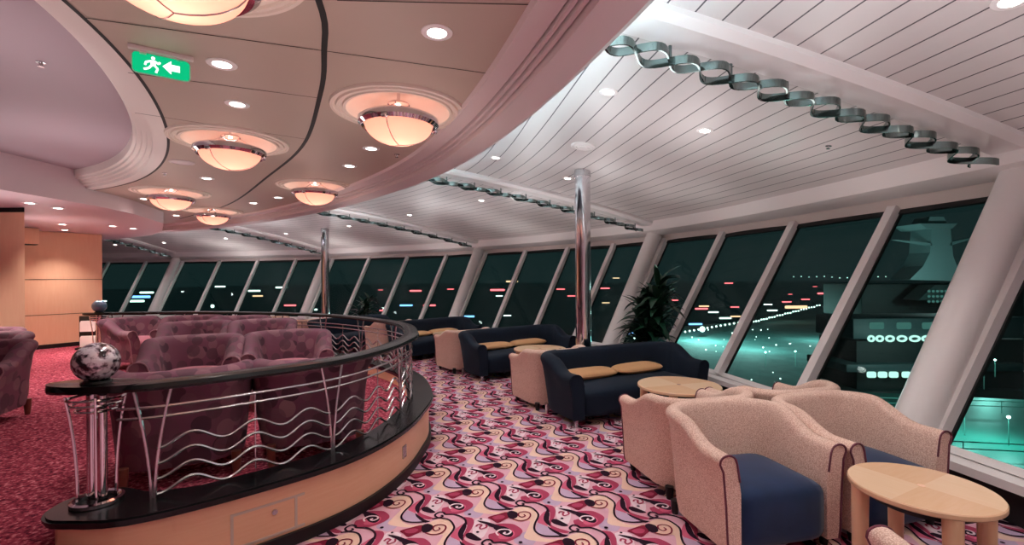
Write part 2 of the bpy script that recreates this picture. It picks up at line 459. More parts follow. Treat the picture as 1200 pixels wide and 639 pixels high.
    for k, e in enumerate(polys):
        z = dz * (k + 1)
        if e[0] == 'p':
            q = e[2]; t = tessellate_polygon([[Vector((p.x, p.y, 0)) for p in q]]); tri.append((e[1], [(p.x, p.y, z) for p in q], [tuple(x) for x in t]))
        else:
            q = e[2]; w = e[3] / 2; vs = []
            for i in range(len(q)):
                tn = (q[min(i + 1, len(q) - 1)] - q[max(i - 1, 0)]).normalized(); n = Vector((-tn.y, tn.x))
                vs += [(q[i].x + n.x * w, q[i].y + n.y * w, z), (q[i].x - n.x * w, q[i].y - n.y * w, z)]
            tri.append((e[1], vs, [(2 * i, 2 * i + 1, 2 * i + 3, 2 * i + 2) for i in range(len(q) - 1)]))
    for i in range(-60, 60):
        for j in range(-40, 40):
            o = origin + a * i + b * j
            if not (1.9 < o.y < 13.0 and -7.5 < o.x < 4.3): continue
            if abs(o.x) > o.y * 1.15 + 0.8: continue
            if inside_platform(o): continue
            if outside_wall(o): continue
            for m, vs, fs in tri:
                mb.add([(v[0] + o.x, v[1] + o.y, v[2]) for v in vs], fs, m)
    return struct('floor', mb, mats, 'lower floor carpet of pink cream and plum swirls beside the windows', 'carpet', smooth=0, fixn=False)

RAIL = catmull([(-2.42, 2.73), (-2.15, 2.76), (-1.74, 3.08), (-1.36, 3.50), (-1.16, 4.0), (-1.09, 4.6), (-1.14, 5.3), (-1.6, 6.5), (-2.8, 7.75), (-4.2, 8.5), (-6.2, 8.95), (-7.7, 8.75)], 12)
RAIL = resample(RAIL, step=0.06)
RN = with_normals(RAIL, 1)            # travel: near newel -> far newel; outside (windows) on the right

plat_poly = [Vector((-2.25, -3.0)), Vector((-2.28, 2.6))] + [p + n * 0.1 for p, n in RN] + [Vector((-8.6, 9.4)), Vector((-10.2, 11.6)), Vector((-13.5, 12)), Vector((-13.5, -3))]
def inside_poly(p, poly):
    c = False; n = len(poly)
    for i in range(n):
        a, b = poly[i], poly[i - 1]
        if (a.y > p.y) != (b.y > p.y) and p.x < (b.x - a.x) * (p.y - a.y) / (b.y - a.y) + a.x: c = not c
    return c
def inside_platform(o):
    return inside_poly(o, plat_poly) and all((o - p).length > 0.8 for p, n in RN[::6])
def outside_wall(o):
    p, n = min(WN, key=lambda q: (q[0] - o).length); return (o - p).dot(n) > -0.5

floor_patterned()

mb = MB(); mb.prism([(p.x, p.y) for p in plat_poly], 0.005, ZP)
struct('floor_platform', mb, MT['red'], 'crimson speckled carpet covering the raised platform', 'carpet', smooth=0)

# ------------------------------------------------------------------ railing plinth
def plinth():
    root = thing('platform_plinth', 'curved maple plinth with black ledge along the platform edge', 'plinth', (-1.3, 3.6, 0))
    start = RN[0]; t0 = Vector((RAIL[1].x - RAIL[0].x, RAIL[1].y - RAIL[0].y)).normalized()
    def outline(o_out, o_in, ext):
        outer = [p + n * o_out for p, n in RN]; inner = [p - n * (o_in + 0.15 * max(0, 1 - min(i, len(RN) - 1 - i) / 9)) for i, (p, n) in enumerate(RN)]; o_in += 0.15
        c = start[0] - t0 * 0.02; r = (o_out + o_in) / 2; cc = c + start[1] * (o_out - o_in) / 2
        cap = []
        for k in range(1, 16):
            A = PI * k / 16
            cap.append(cc - start[1] * r * math.cos(A) - t0 * ext * math.sin(A))
        return inner[::-1], outer, cap
    def ring(mbx, o_out, o_in, ext, z0, z1, m=0):
        inner, outer, cap = outline(o_out, o_in, ext)
        n = len(outer); inner = inner[::-1]
        rows = []
        for i in range(n): rows.append([(inner[i].x, inner[i].y), (outer[i].x, outer[i].y)])
        vs = []; fs = []
        for r in rows:
            for q in r: vs += [(q[0], q[1], z0), (q[0], q[1], z1)]
        for i in range(n - 1):
            a = i * 4; b = a + 4
            fs += [(a, a + 2, b + 2, b), (a + 1, b + 1, b + 3, a + 3), (a, b, b + 1, a + 1), (a + 2, a + 3, b + 3, b + 2)]
        fs.append(((n - 1) * 4, (n - 1) * 4 + 2, (n - 1) * 4 + 3, (n - 1) * 4 + 1))
        k0 = len(vs); k = len(cap)
        for q in cap: vs += [(q.x, q.y, z0), (q.x, q.y, z1)]
        bot = [0] + [k0 + 2 * i for i in range(k)] + [2]; top = [1] + [k0 + 2 * i + 1 for i in range(k)] + [3]
        fs.append(tuple(bot)); fs.append(tuple(top[::-1]))
        for i in range(len(bot) - 1): fs.append((bot[i], bot[i + 1], top[i + 1], top[i]))
        mbx.add(vs, fs, m)
    m1 = MB(); ring(m1, 0.22, 0.05, 0.19, 0.42, 0.44); ring(m1, 0.23, 0.05, 0.20, 0.44, 0.455); ring(m1, 0.215, 0.04, 0.185, 0.455, 0.465)
    m1.build('ledge', MT['black'], root, world=True, smooth=30)
    m2 = MB(); ring(m2, 0.18, 0.04, 0.15, 0.05, 0.42); m2.build('wood_face', MT['oak'], root, world=True, smooth=30)
    m3 = MB(); ring(m3, 0.205, 0.03, 0.175, 0.003, 0.085); m3.build('skirting', MT['blackm'], root, world=True, smooth=30)
    # access panel let into the wood: a thin frame following the curve, with a round lock
    def idx(px):                      # nearest point of the plinth face to a picture column
        return min(range(len(RN)), key=lambda i: abs((RN[i][0] + RN[i][1] * 0.18).x / (RN[i][0] + RN[i][1] * 0.18).y * F + 600 - px) + (100 if RN[i][0].y > 5.2 else 0))
    i0, i1 = idx(266), idx(358)
    pan = MB()
    seg = [(p, n) for p, n in RN[i0:i1 + 1]]
    for za, zb in ((0.305, 0.320), (0.10, 0.115)):
        pan.sweep(seg, [(0.176, za), (0.185, za), (0.185, zb), (0.176, zb)], closed_prof=True, caps=True)
    for s_ in (seg[:2], seg[-2:]):
        p, n = s_[0]; t = Vector((-n.y, n.x)) * 0.016
        s2 = [(p, n), (p + t, n)]
        pan.sweep(s2, [(0.176, 0.10), (0.185, 0.10), (0.185, 0.32), (0.176, 0.32)], closed_prof=True, caps=True)
    fr = pan.build('access_panel', MT['trimpale'], root, world=True); tag(fr, 'access panel outlined in pale wood trim')
    im = (i0 + i1) // 2 + 1
    p, n = RN[im]; q = p + n * 0.186
    lk = MB(); lk.tube([(q.x - n.x * .015, q.y - n.y * .015, 0.255), (q.x + n.x * .006, q.y + n.y * .006, 0.255)], 0.017, 16)
    lk.build('lock', MT['steel'], fr, world=False)
    fr.children[0].matrix_parent_inverse = Matrix.Identity(4)
    # lock vertices were given in world space: bring them into the root's frame
    for v in fr.children[0].data.vertices: v.co = v.co - root.location
    i2 = idx(471); p, n = RN[i2]; rz = math.atan2(n.y, n.x)
    ol = MB(); q = p + n * 0.184; ol.box((q.x, q.y, 0.24), (0.012, 0.075, 0.11), rz, bevel=0.004)
    o = ol.build('socket_plate', MT['steel'], root, world=True); tag(o, 'small metal socket plate')
    return root
plinth()

# ------------------------------------------------------------------ railing
def railing():
    root = thing('platform_railing', 'curved black and chrome wave railing around the raised seating', 'railing', (RAIL[0].x, RAIL[0].y, 0.465))
    hr = MB()
    prof = []
    n0 = len(RN)
    def hp(w): return [(-w, 1.128), (-w * .92, 1.112), (w * .92, 1.112), (w, 1.128), (w * .9, 1.152), (w * .45, 1.160), (-w * .45, 1.160), (-w * .9, 1.152)]
    t0 = Vector((RAIL[1].x - RAIL[0].x, RAIL[1].y - RAIL[0].y)).normalized()
    ext = [(RAIL[0] - t0 * d, RN[0][1]) for d in (0.27, 0.25, 0.2, 0.12, 0.05)]
    t1 = Vector((RAIL[-1].x - RAIL[-2].x, RAIL[-1].y - RAIL[-2].y)).normalized()
    ext2 = [(RAIL[-1] + t1 * d, RN[-1][1]) for d in (0.05, 0.12, 0.2, 0.25)]
    path = ext + RN + ext2; ws = [0.015, 0.05, 0.1, 0.125, 0.12] + [max(0.082, 0.115 - 0.02 * i) for i in range(n0)] + [0.12, 0.125, 0.08, 0.02]
    for i in range(n0): 
        k = n0 - 1 - i
        ws[5 + i] = max(ws[5 + i], 0.115 - 0.02 * k)
    vs = []; fs = []; K = 8
    for (p, n), w in zip(path, ws):
        for o, z in hp(w): vs.append((p.x + n.x * o, p.y + n.y * o, z))
    for i in range(len(path) - 1):
        for j in range(K): fs.append((i * K + j, i * K + (j + 1) % K, (i + 1) * K + (j + 1) % K, (i + 1) * K + j))
    fs.append(tuple(range(K))); fs.append(tuple((len(path) - 1) * K + j for j in range(K)))
    hr.add(vs, fs); o = hr.build('handrail', MT['black'], root, world=True, smooth=35); tag(o, 'black lacquered handrail')
    s_ = [0]
    for a, b in zip(RAIL, RAIL[1:]): s_.append(s_[-1] + (b - a).length)
    L = s_[-1]
    def P(s, z):
        s = min(max(s, 0), L); j = min(int(s / L * (len(RAIL) - 1)), len(RAIL) - 2)
        while j < len(RAIL) - 2 and s_[j + 1] < s: j += 1
        while j > 0 and s_[j] > s: j -= 1
        t = (s - s_[j]) / (s_[j + 1] - s_[j]); q = RAIL[j].lerp(RAIL[j + 1], t); return Vector((q.x, q.y, z))
    first = 0.30; pitch = 1.08; nb = int((L - 2 * first) / pitch); pitch = (L - 2 * first) / nb
    posts = [first + pitch * i for i in range(nb + 1)]
    for z in (1.00, 0.94):
        r = MB(); r.tube([P(s, z) for s in [0.12 + (L - 0.24) * i / 140 for i in range(141)]], 0.009, 6); r.build('straight_rod', MT['steel'], root, world=True)
    for s in posts:
        for sg in (-1, 1):
            v = MB(); pts = []
            for k in range(9):
                q = k / 8; pts.append(P(s + sg * (0.008 + 0.085 * q ** 1.7), 0.465 + (1.115 - 0.465) * q))
            v.tube(pts, 0.010, 6); v.build('post_rod', MT['steel'], root, world=True)
    for i in range(nb):
        a, b = posts[i] + 0.02, posts[i + 1] - 0.02
        for zc in (0.79, 0.70, 0.61, 0.52):
            w = MB(); pts = []
            for k in range(46):
                q = k / 45; pts.append(P(a + (b - a) * q, zc - 0.036 * math.cos(2 * PI * 3 * q)))
            w.tube(pts, 0.009, 6); w.build('wave_rod', MT['steel'], root, world=True)
        v = MB(); m = (a + b) / 2; v.tube([P(m, 0.50), P(m, 1.0)], 0.005, 6); v.build('middle_rod', MT['steel'], root, world=True)
    def newel(c, ball, lab, t):
        nm = MB(); n = Vector((t.y, -t.x))
        for dx in (-0.028, 0.028):
            nm.tube([(c.x + t.x * dx, c.y + t.y * dx, 0.465), (c.x + t.x * dx, c.y + t.y * dx, 1.115)], 0.026, 14)
        npost = nm.build('newel_post', MT['chrome'], root, world=True); tag(npost, 'chrome twin tube end post')
        def sub(mbx, nme, m):
            mbx.v = [Vector(p) - root.location for p in mbx.v]; return mbx.build(nme, m, npost)
        b = MB(); prof = [(0.11, 0.466), (0.125, 0.47), (0.125, 0.488), (0.11, 0.495), (0.095, 0.488), (0.095, 0.47), (0.11, 0.466)]
        b.lathe(prof, (c.x, c.y, 0), 28); sub(b, 'base_ring', MT['chrome'])
        for k, z in enumerate((1.075, 1.04, 1.005)):
            r = MB(); R = 0.13 - 0.018 * k
            r.tube([(c.x + R * math.cos(A), c.y + R * math.sin(A), z) for A in [2 * PI * i / 28 for i in range(28)]], 0.008, 6, closed=True); sub(r, 'collar_ring', MT['chrome'])
        for A in (0.6, 2.3, 3.9, 5.4):
            r = MB(); pts = []
            for k in range(10):
                q = k / 9; rad = 0.085 + 0.05 * q ** 2.2; pts.append((c.x + rad * math.cos(A), c.y + rad * math.sin(A), 0.475 + 0.62 * q))
            r.tube(pts, 0.008, 6); sub(r, 'bowed_rod', MT['chrome'])
        k = MB(); pe = [(c.x + t.x * 0.27 * math.cos(A) + n.x * 0.125 * math.sin(A), c.y + t.y * 0.27 * math.cos(A) + n.y * 0.125 * math.sin(A)) for A in [2 * PI * i / 36 for i in range(36)]]; k.prism(pe, 1.118, 1.158); sub(k, 'cap_plate', MT['black'])
        k = MB(); k.lathe([(0.0, 1.158), (0.075, 1.16), (0.07, 1.172), (0.05, 1.182), (0.0, 1.183)], (c.x, c.y, 0), 24); sub(k, 'ball_collar', MT['black'])
        bl = MB(); prof = []
        for i in range(17):
            A = -PI / 2 + PI * i / 16; prof.append((0.113 * math.cos(A) + 1e-4, 1.283 - 0.0 + 0.113 * math.sin(A)))
        bl.lathe(prof, (c.x, c.y, -0.005), 32); o = sub(bl, 'ball_finial', ball); tag(o, lab)
    newel(RAIL[0] + t0 * 0.0, MT['mosaic'], 'mottled grey and white glass ball', t0)
    newel(RAIL[-1], MT['blueball'], 'blue grey glass ball', t1)
    return root
railing()

# ------------------------------------------------------------------ outer plank ceiling, beams, window wall
def outer_ceiling():
    nt = 7 * 10; rows = []; uv = []
    ds = [0, .4, .8, 1.2, 1.6, 2, 2.4, 2.8, 3.2, 3.8, 4.6, 5.6, 6.6, 7.6, 8.6]
    for i in range(nt + 1):
        t = i / 10; p, n = Wt(t); Dm = 4.9 if t < 2.2 else min(8.6, 4.9 + (t - 2.2) * 3.2)
        r = []; u = []
        for d in ds:
            dd = min(d, Dm); q = p - n * dd; r.append((q.x, q.y, zceil(dd))); u.append((dd / 0.2, t))
        rows.append(r); uv.append(u)
    mb = MB(); mb.grid(rows); k = len(ds)
    o = struct('ceiling', mb, MT['boards'], 'sloping white plank ceiling between the inner soffit and the windows', 'ceiling', fixn=False)
    me = o.data; lay = me.uv_layers.new(name='boards')
    flat = [u for r in uv for u in r]
    for lp in me.loops: lay.data[lp.index].uv = flat[lp.vertex_index]
    return rows
orows = outer_ceiling()
ov = [p for r in orows for p in r]; kk = len(orows[0])
obvh = BVHTree.FromPolygons(ov, [(i * kk + j, i * kk + j + 1, (i + 1) * kk + j + 1, (i + 1) * kk + j) for i in range(len(orows) - 1) for j in range(kk - 1)])

def beams():
    names = {1: 'behind', 2: 'nearest the right edge', 3: 'second', 4: 'third', 5: 'fourth', 6: 'far'}
    lab = {2: 'above the slanted column at the right of the photo', 3: 'passing behind the near chrome column', 4: 'third along from the camera above the dark sofas', 5: 'reaching the window wall left of the far chrome column', 6: 'farthest along the window wall beside the maple wall'}
    theta = {2: 15.5, 3: 25, 4: 37, 5: 60, 6: 85}
    for t in range(2, 7):
        p, _ = Wt(t); a = math.radians(theta[t]); n = Vector((math.cos(a), math.sin(a))); tl = Vector((-n.y, n.x))   # tl: away from the camera along the wall
        Dm = 4.4 if t == 2 else (5.2 if t == 3 else 6.5)
        bm_ = MB(); rows = []
        for i in range(25):
            d = Dm * i / 24; q = p - n * d; z = zceil(d) + 0.03
            r = []
            for o, dz in ((-0.16, 0.0), (-0.16, -0.075), (-0.10, -0.115), (0.13, -0.115), (0.15, -0.10), (0.15, 0.0)):
                s = q + tl * o; r.append((s.x, s.y, z + dz))
            rows.append(r)
        bm_.grid(rows); bm_.add(rows[0], [tuple(range(6))]); bm_.add(rows[-1], [tuple(range(6))])
        o = bm_.build('ceiling_beam', MT['white'], smooth=25)
        tag(o, 'white ceiling beam ' + lab[t], 'beam', 'white radial ceiling beams', 'thing')
        # interlaced chrome ribbons hanging under the beam
        q0 = p + tl * 0.10
        root = thing('chrome_wave_ornament', 'chrome ribbon chain under beam ' + lab[t], 'ceiling ornament', (q0.x, q0.y, HJ), 0, 'chrome ribbon chains under the beams')
        lam = 0.50; z0 = -0.185
        d0, d1 = 0.12, Dm - 0.15
        for sg in (-1, 1):
            m = MB(); N = int((d1 - d0) / 0.03); rows = []
            for i in range(N + 1):
                d = d0 + (d1 - d0) * i / N; ph = 2 * PI * d / lam
                y = sg * 0.10 * math.sin(ph); dy = sg * 0.10 * math.cos(ph) * 2 * PI / lam
                c = p - n * d + tl * (0.12 + y); nn = (tl - n * 0 + n * dy).normalized(); z = zceil(d) + z0 + sg * 0.012
                r = []
                for o_, dz in ((-0.006, -0.028), (0.006, -0.028), (0.006, 0.028), (-0.006, 0.028), (-0.006, -0.028)):
                    s = c + nn * o_; r.append((s.x, s.y, z + dz))
                rows.append(r)
            m.grid(rows); m.build('ribbon', MT['chromedarkrefl'], root, world=True, smooth=30)
        m = MB(); d = d0 + 0.12
        while d < d1:
            c = p - n * d + tl * 0.12; m.tube([(c.x, c.y, zceil(d) - 0.06), (c.x, c.y, zceil(d) + z0 - 0.02)], 0.012, 8); d += lam
        m.build('hanger_pegs', MT['chromedarkrefl'], root, world=True)
beams()

def window_wall():
    t0, t1 = 0.0, 7.0
    path = [Wt(t0 + (t1 - t0) * i / 112) for i in range(113)]
    m = MB(); m.sweep(path, [(-0.04, 2.93), (-0.03, 2.86), (0.0, 2.70), (0.26, 2.62), (0.30, 2.62), (0.30, 2.66), (0.33, 2.66), (0.44, 2.48), (0.56, 2.48), (0.60, 3.1)], mats=[0, 0, 0, 0, 1, 1, 2, 2, 2])
    struct('trim_1', m, [MT['white'], MT['seam'], MT['offwhite']], 'curved white cornice running above all the windows', 'cornice')
    m = MB(); m.sweep(path, [(-0.86, 0.0), (-0.86, 0.27), (-0.99, 0.27), (-0.99, 0.335), (-0.85, 0.345), (-0.76, 0.345), (-0.76, 0.0)], mats=[1, 1, 0, 0, 0, 0])
    struct('trim_2', m, [MT['white'], MT['under']], 'white window sill on a low dark wall under all the windows', 'sill')
    OT, OB, ZT, ZB = 0.455, -0.83, 2.50, 0.345
    k = 0
    step = 0.25
    ts = [0.99 + step * i for i in range(int(6.0 / step) + 1)]
    for i in range(len(ts) - 1):
        ta, tb = ts[i], ts[i + 1]
        (pa, na), (pb, nb) = Wt(ta), Wt(tb)
        A0 = Vector((*(pa + na * OB), ZB)); A1 = Vector((*(pa + na * OT), ZT)); B0 = Vector((*(pb + nb * OB), ZB)); B1 = Vector((*(pb + nb * OT), ZT))
        k += 1
        root = thing('window_%d' % k, 'slanted window pane, %s beyond the slanted column %s' % (('first', 'second', 'third', 'fourth')[(k - 1) % 4], ('out of frame by the camera', 'at the right edge', 'behind the near plant', 'left of the near chrome column', 'left of the far chrome column', 'nearest the maple wall')[(k - 1) // 4]), 'window', A0, 0, None, 'structure')
        along = (B0 - A0).normalized(); up = (A1 - A0).normalized(); nn = along.cross(up).normalized()
        if nn.dot(Vector((na.x, na.y, 0))) < 0: nn = -nn
        g = MB(); vs = [A0, B0, B1, A1]; vs = [v + nn * 0.0 for v in vs] + [v + nn * 0.012 for v in vs]
        g.add(vs, [(0, 1, 2, 3), (7, 6, 5, 4), (0, 4, 5, 1), (1, 5, 6, 2), (2, 6, 7, 3), (3, 7, 4, 0)])
        g.build('pane', MT['glass'], root, world=True, smooth=0)
        fr = MB()
        def bar(p, q, w, dep, off=0.0, m=0):
            d = (q - p).normalized(); s = d.cross(nn).normalized() * w; e = nn * dep
            vs = []
            for b in (p, q):
                b = b - nn * off
                vs += [b - s, b + s, b + s - e, b - s - e]
            fr.add(vs, [(0, 1, 2, 3), (7, 6, 5, 4), (0, 4, 5, 1), (1, 5, 6, 2), (2, 6, 7, 3), (3, 7, 4, 0)], m)
        bar(A0, A1, 0.052, 0.11); bar(A0, A1, 0.068, 0.03, -0.012, 1); bar(A0 + up * 0.02, B0 + up * 0.02, 0.03, 0.04, m=0); bar(A1 - up * 0.03, B1 - up * 0.03, 0.04, 0.03, m=1)
        fr.build('mullion_frame', [MT['white'], MT['darkframe']], root, world=True, smooth=0)
    lab = {2: 'thickest in view, between the big panes at the right edge', 3: 'behind the near potted plant', 4: 'rising behind the dark sofas, left of the near chrome column', 5: 'just left of the far chrome column', 6: 'nearest the maple wall at the far end'}
    for t in range(1, 7):
        p, n = Wt(t + 0.012); tl = Vector((-n.y, n.x))
        a = Vector((*(p + n * (OB - 0.02)), ZB)); b = Vector((*(p + n * (OT - 0.10)), ZT + 0.12)); a2 = a - Vector((n.x, n.y, 0)) * 0.15; b2 = b - Vector((n.x, n.y, 0)) * 0.12
        if t == 1: continue
        root = thing('slanted_column', 'white slanted round column ' + lab[t], 'column', a2, 0, 'slanted white columns along the windows', 'thing')
        m = MB(); m.tube([a2, b2], 0.155, 32); m.build('shaft', MT['white'], root, world=True)
        m = MB(); d = (b2 - a2).normalized(); m.tube([a2 - d * 0.02, a2 + d * 0.05], 0.168, 32); m.build('foot_collar', MT['white'], root, world=True)
window_wall()

# ------------------------------------------------------------------ inner ceiling
HI = 3.05
LIP = catmull([(1.10, -3.0), (1.10, -1.2), (0.99, 0.3), (0.83, 1.2), (0.625, 2.0), (0.45, 2.565), (0.23, 3.17), (-0.1, 4.08), (-0.75, 5.34), (-2.18, 7.05), (-3.84, 8.7), (-5.8, 10.1), (-7.95, 11.27), (-10.5, 12.2), (-12.5, 12.7)], 8)
LIP = smooth_path(resample(LIP, step=0.12), 160); LN = with_normals(LIP, 1)
REC = catmull([(-1.95, -3.0), (-1.9, -1.0), (-1.93, 1.0), (-2.07, 2.17), (-2.23, 2.6), (-2.66, 3.45), (-3.27, 4.40), (-4.1, 5.38), (-5.2, 6.3), (-6.2, 6.75)], 8)
REC = smooth_path(resample(REC, step=0.12), 60); RECN = with_normals(REC, -1)      # normal towards the recess
PEND = [(-0.86, 3.60, 'largest whole one, hanging right of the black ceiling slot'), (-2.72, 6.5, 'close to the outer moulding, left of the far chrome column'), (-2.62, 4.38, 'between the black ceiling slot and the lilac recess'), (-5.0, 6.9, 'left one of the two small far lamps'), (-5.57, 8.75, 'farthest one, low over the plum armchairs'), (-1.29, 1.80, 'cut by the top edge of the photo above the exit sign')]
def inner_ceiling():
    outer = [p - n * 0.40 for p, n in LN]
    inner = [p for p, n in RECN] + [Vector((-6.2, 7.5)), Vector((-7.9, 10.3)), Vector((-9.5, 11.5)), Vector((-12.0, 12.4))]
    bm = bmesh.new(); edges = []
    def loop(pts):
        vs = [bm.verts.new((p[0], p[1], HI)) for p in pts]; 
        for i in range(len(vs)): edges.append(bm.edges.new((vs[i], vs[(i + 1) % len(vs)])))
    loop(outer + inner[::-1])
    for x, y, _ in PEND: loop([(x + 0.40 * math.cos(2 * PI * k / 40), y + 0.40 * math.sin(2 * PI * k / 40)) for k in range(40)])
    bmesh.ops.triangle_fill(bm, use_beauty=True, use_dissolve=False, edges=edges)
    bm.verts.index_update(); m = MB()
    m.add([v.co.copy() for v in bm.verts], [[v.index for v in f.verts] for f in bm.faces], 0); bm.free()
    # black slot and the thin panel joints
    slot = resample(catmull([(-0.75, -1.0), (-0.78, 1.2), (-0.89, 2.18), (-1.06, 2.67), (-1.34, 3.3), (-2.02, 4.55), (-2.98, 5.8), (-4.9, 8.1), (-7, 9.9)], 8), step=0.1)
    m.sweep(with_normals(slot, 1), [(-0.016, HI - 0.002), (0.016, HI - 0.002)], 1)
    m.sweep([(p - n * 0.07, n) for p, n in RECN], [(-0.011, HI - 0.002), (0.011, HI - 0.002)], 1)
    for (a, b) in (((95, 20), (602, 90)), ((150, 85), (376, 115)), ((395, 0), (660, 6)), ((158, 132), (358, 163))):
        A = at(*a, HI); B = at(*b, HI); d = Vector((B.x - A.x, B.y - A.y)).normalized(); n = Vector((-d.y, d.x)) * 0.004
        m.add([(A.x - n.x, A.y - n.y, HI - 0.0015), (A.x + n.x, A.y + n.y, HI - 0.0015), (B.x + n.x, B.y + n.y, HI - 0.0015), (B.x - n.x, B.y - n.y, HI - 0.0015)], [(0, 1, 2, 3)], 2)
    struct('ceiling_inner', m, [MT['inner'], MT['slot'], MT['seam']], 'lower beige ceiling panels with lamp recesses over the platform', 'ceiling', smooth=0, fixn=False)
    m = MB(); m.sweep(LN, [(-0.42, HI + .01), (-0.40, HI - 0.03), (-0.272, HI - 0.035), (-0.271, HI - 0.01), (-0.262, HI - 0.01), (-0.261, HI - 0.055), (-0.238, HI - 0.055), (-0.237, HI - 0.03), (-0.228, HI - 0.03), (-0.227, HI - 0.075), (-0.204, HI - 0.075), (-0.203, HI - 0.05), (-0.194, HI - 0.05), (-0.192, HI - 0.115), (0.0, HI - 0.13), (0.03, HI - 0.12), (0.03, HI + 0.06), (-0.01, HI + 0.06), (-0.03, HI + 0.02), (-0.3, HI + 0.05)])
    struct('trim_3', m, MT['lip'], 'stepped pink moulding and lip around the outer edge of the inner ceiling', 'ceiling moulding', smooth=20)
    m = MB(); m.sweep(RECN, [(-0.06, HI - 0.0005), (0.05, HI), (0.055, HI + 0.035), (0.09, HI + 0.035), (0.095, HI + 0.065), (0.13, HI + 0.065), (0.135, HI + 0.095), (0.17, HI + 0.095), (0.175, HI + 0.12), (0.2, HI + 0.13), (0.205, HI + 0.235)], mats=[0] * 10)
    struct('trim_4', m, MT['offwhite'], 'stepped moulding around the lilac ceiling recess', 'ceiling moulding', smooth=25)
    m = MB(); m.prism([(-13.5, -3), (-1.7, -3), (-1.7, 2.2), (-2.4, 3.5), (-3.2, 4.7), (-4.2, 5.7), (-5.6, 6.7), (-6.6, 7.2), (-13.5, 7.2)], HI + 0.225, HI + 0.3)
    struct('ceiling_recess', m, MT['recess'], 'higher lilac ceiling inside the curved recess at upper left', 'ceiling', smooth=0)
    m = MB(); m.sweep([(p - n * 0.16, n) for p, n in LN[4:]], [(-0.05, HI + 0.03), (0.05, HI + 0.03), (0.05, HI + 0.07), (-0.05, HI + 0.07)], closed_prof=True, caps=True)
    o = m.build('cove_light', MT['cove']); tag(o, 'cool white light tube hidden in the cove above the pink lip', 'cove light')
    # lowered soffit over the bar
    m = MB(); zs = 2.83
    poly = [(-13.5, -3), (-6.0, -3), (-6.0, 5.0), (-5.98, 6.8), (-6.12, 7.6), (-6.6, 8.9), (-7.55, 10.15), (-8.6, 11.2), (-10.5, 12.3), (-13.5, 12.3)]
    m.prism(poly, zs, HI + 0.24)
    struct('ceiling_soffit', m, MT['soffit'], 'lowered pinkish soffit above the maple wall at left', 'soffit', smooth=20)
inner_ceiling()

def pendants():
    first = None
    for x, y, lab in PEND:
        # stepped plaster ring with its domed recess
        lb = 'peach dome recess, lamp ' + lab
        loc = (x, y, HI); rl = 'alabaster bowl lamp, ' + lab
        if first is None:
            m = MB(); m.lathe([(0.50, 0.0), (0.495, -0.018), (0.475, -0.02), (0.47, -0.008), (0.455, -0.008), (0.45, -0.024), (0.43, -0.026), (0.425, -0.012), (0.41, -0.012), (0.405, -0.026), (0.385, -0.024), (0.38, 0.0), (0.36, 0.055), (0.30, 0.11), (0.2, 0.145), (0.1, 0.16), (0.001, 0.162)], (0, 0, 0), 56)
            md = m.build('ceiling_medallion', MT['medal'], smooth=30); md.location = loc; tag(md, lb, 'ceiling medallion', 'ceiling medallions', 'thing')
            r = thing('bowl_ceiling_lamp', rl, 'ceiling lamp', loc, 0, 'bowl ceiling lamps')
            b = MB(); pr = []
            for i in range(13):
                A = PI / 2 * i / 12; pr.append((0.255 * math.sin(A) + 1e-4, -0.115 - 0.155 * math.cos(A)))
            pr += [(0.245, -0.115)] + [(0.245 * math.cos(PI / 2 * i / 8) + 1e-4, -0.115 - 0.143 * math.sin(PI / 2 * i / 8)) for i in range(1, 9)]
            b.lathe(pr, (0, 0, 0), 48); b.build('bowl', MT['bowl'], r)
            k = MB(); k.lathe([(0.250, -0.135), (0.275, -0.145), (0.302, -0.122), (0.302, -0.085), (0.275, -0.068), (0.252, -0.085), (0.250, -0.135)], (0, 0, 0), 48)
            rim = k.build('rim', MT['chrome'], r)
            for A in (0.4, 2.5, 4.6):
                c = MB(); c.box((0.28 * math.cos(A), 0.28 * math.sin(A), -0.125), (0.035, 0.05, 0.06), A, bevel=0.008); c.build('rim_clip', MT['chrome'], rim)
                h = MB(); h.tube([(0.06 * math.cos(A), 0.06 * math.sin(A), 0.025), (0.262 * math.cos(A), 0.262 * math.sin(A), -0.08)], 0.006, 6); h.build('support_rod', MT['chrome'], r)
                s = MB(); pts = []
                for i in range(9):
                    a = PI / 2 * i / 8; pts.append((0.259 * math.cos(a) * math.cos(A), 0.259 * math.cos(a) * math.sin(A), -0.115 - 0.159 * math.sin(a)))
                s.tube(pts, 0.0035, 5); s.build('bowl_seam_rod', MT['steel'], r)
            c = MB(); c.lathe([(0.001, 0.158), (0.012, 0.158), (0.012, 0.05), (0.075, 0.045), (0.085, 0.03), (0.06, 0.012), (0.03, 0.0), (0.001, 0.0)], (0, 0, 0), 28); c.build('canopy', MT['chrome'], r)
            first = (r, md)
        else:
            r0, md0 = first; md = md0.copy(); C.objects.link(md); md.location = loc; md['label'] = lb
            r = dup(r0, loc, random.uniform(0, 0), rl, 'bowl ceiling lamps')
        ld = bpy.data.lights.new('bowl_bulb', 'POINT'); ld.energy = 1.1; ld.color = (1.0, 0.90, 0.84); ld.shadow_soft_size = 0.05
        lo = bpy.data.objects.new('bulb', ld); C.objects.link(lo); lo.location = (x, y, HI - 0.17)
pendants()

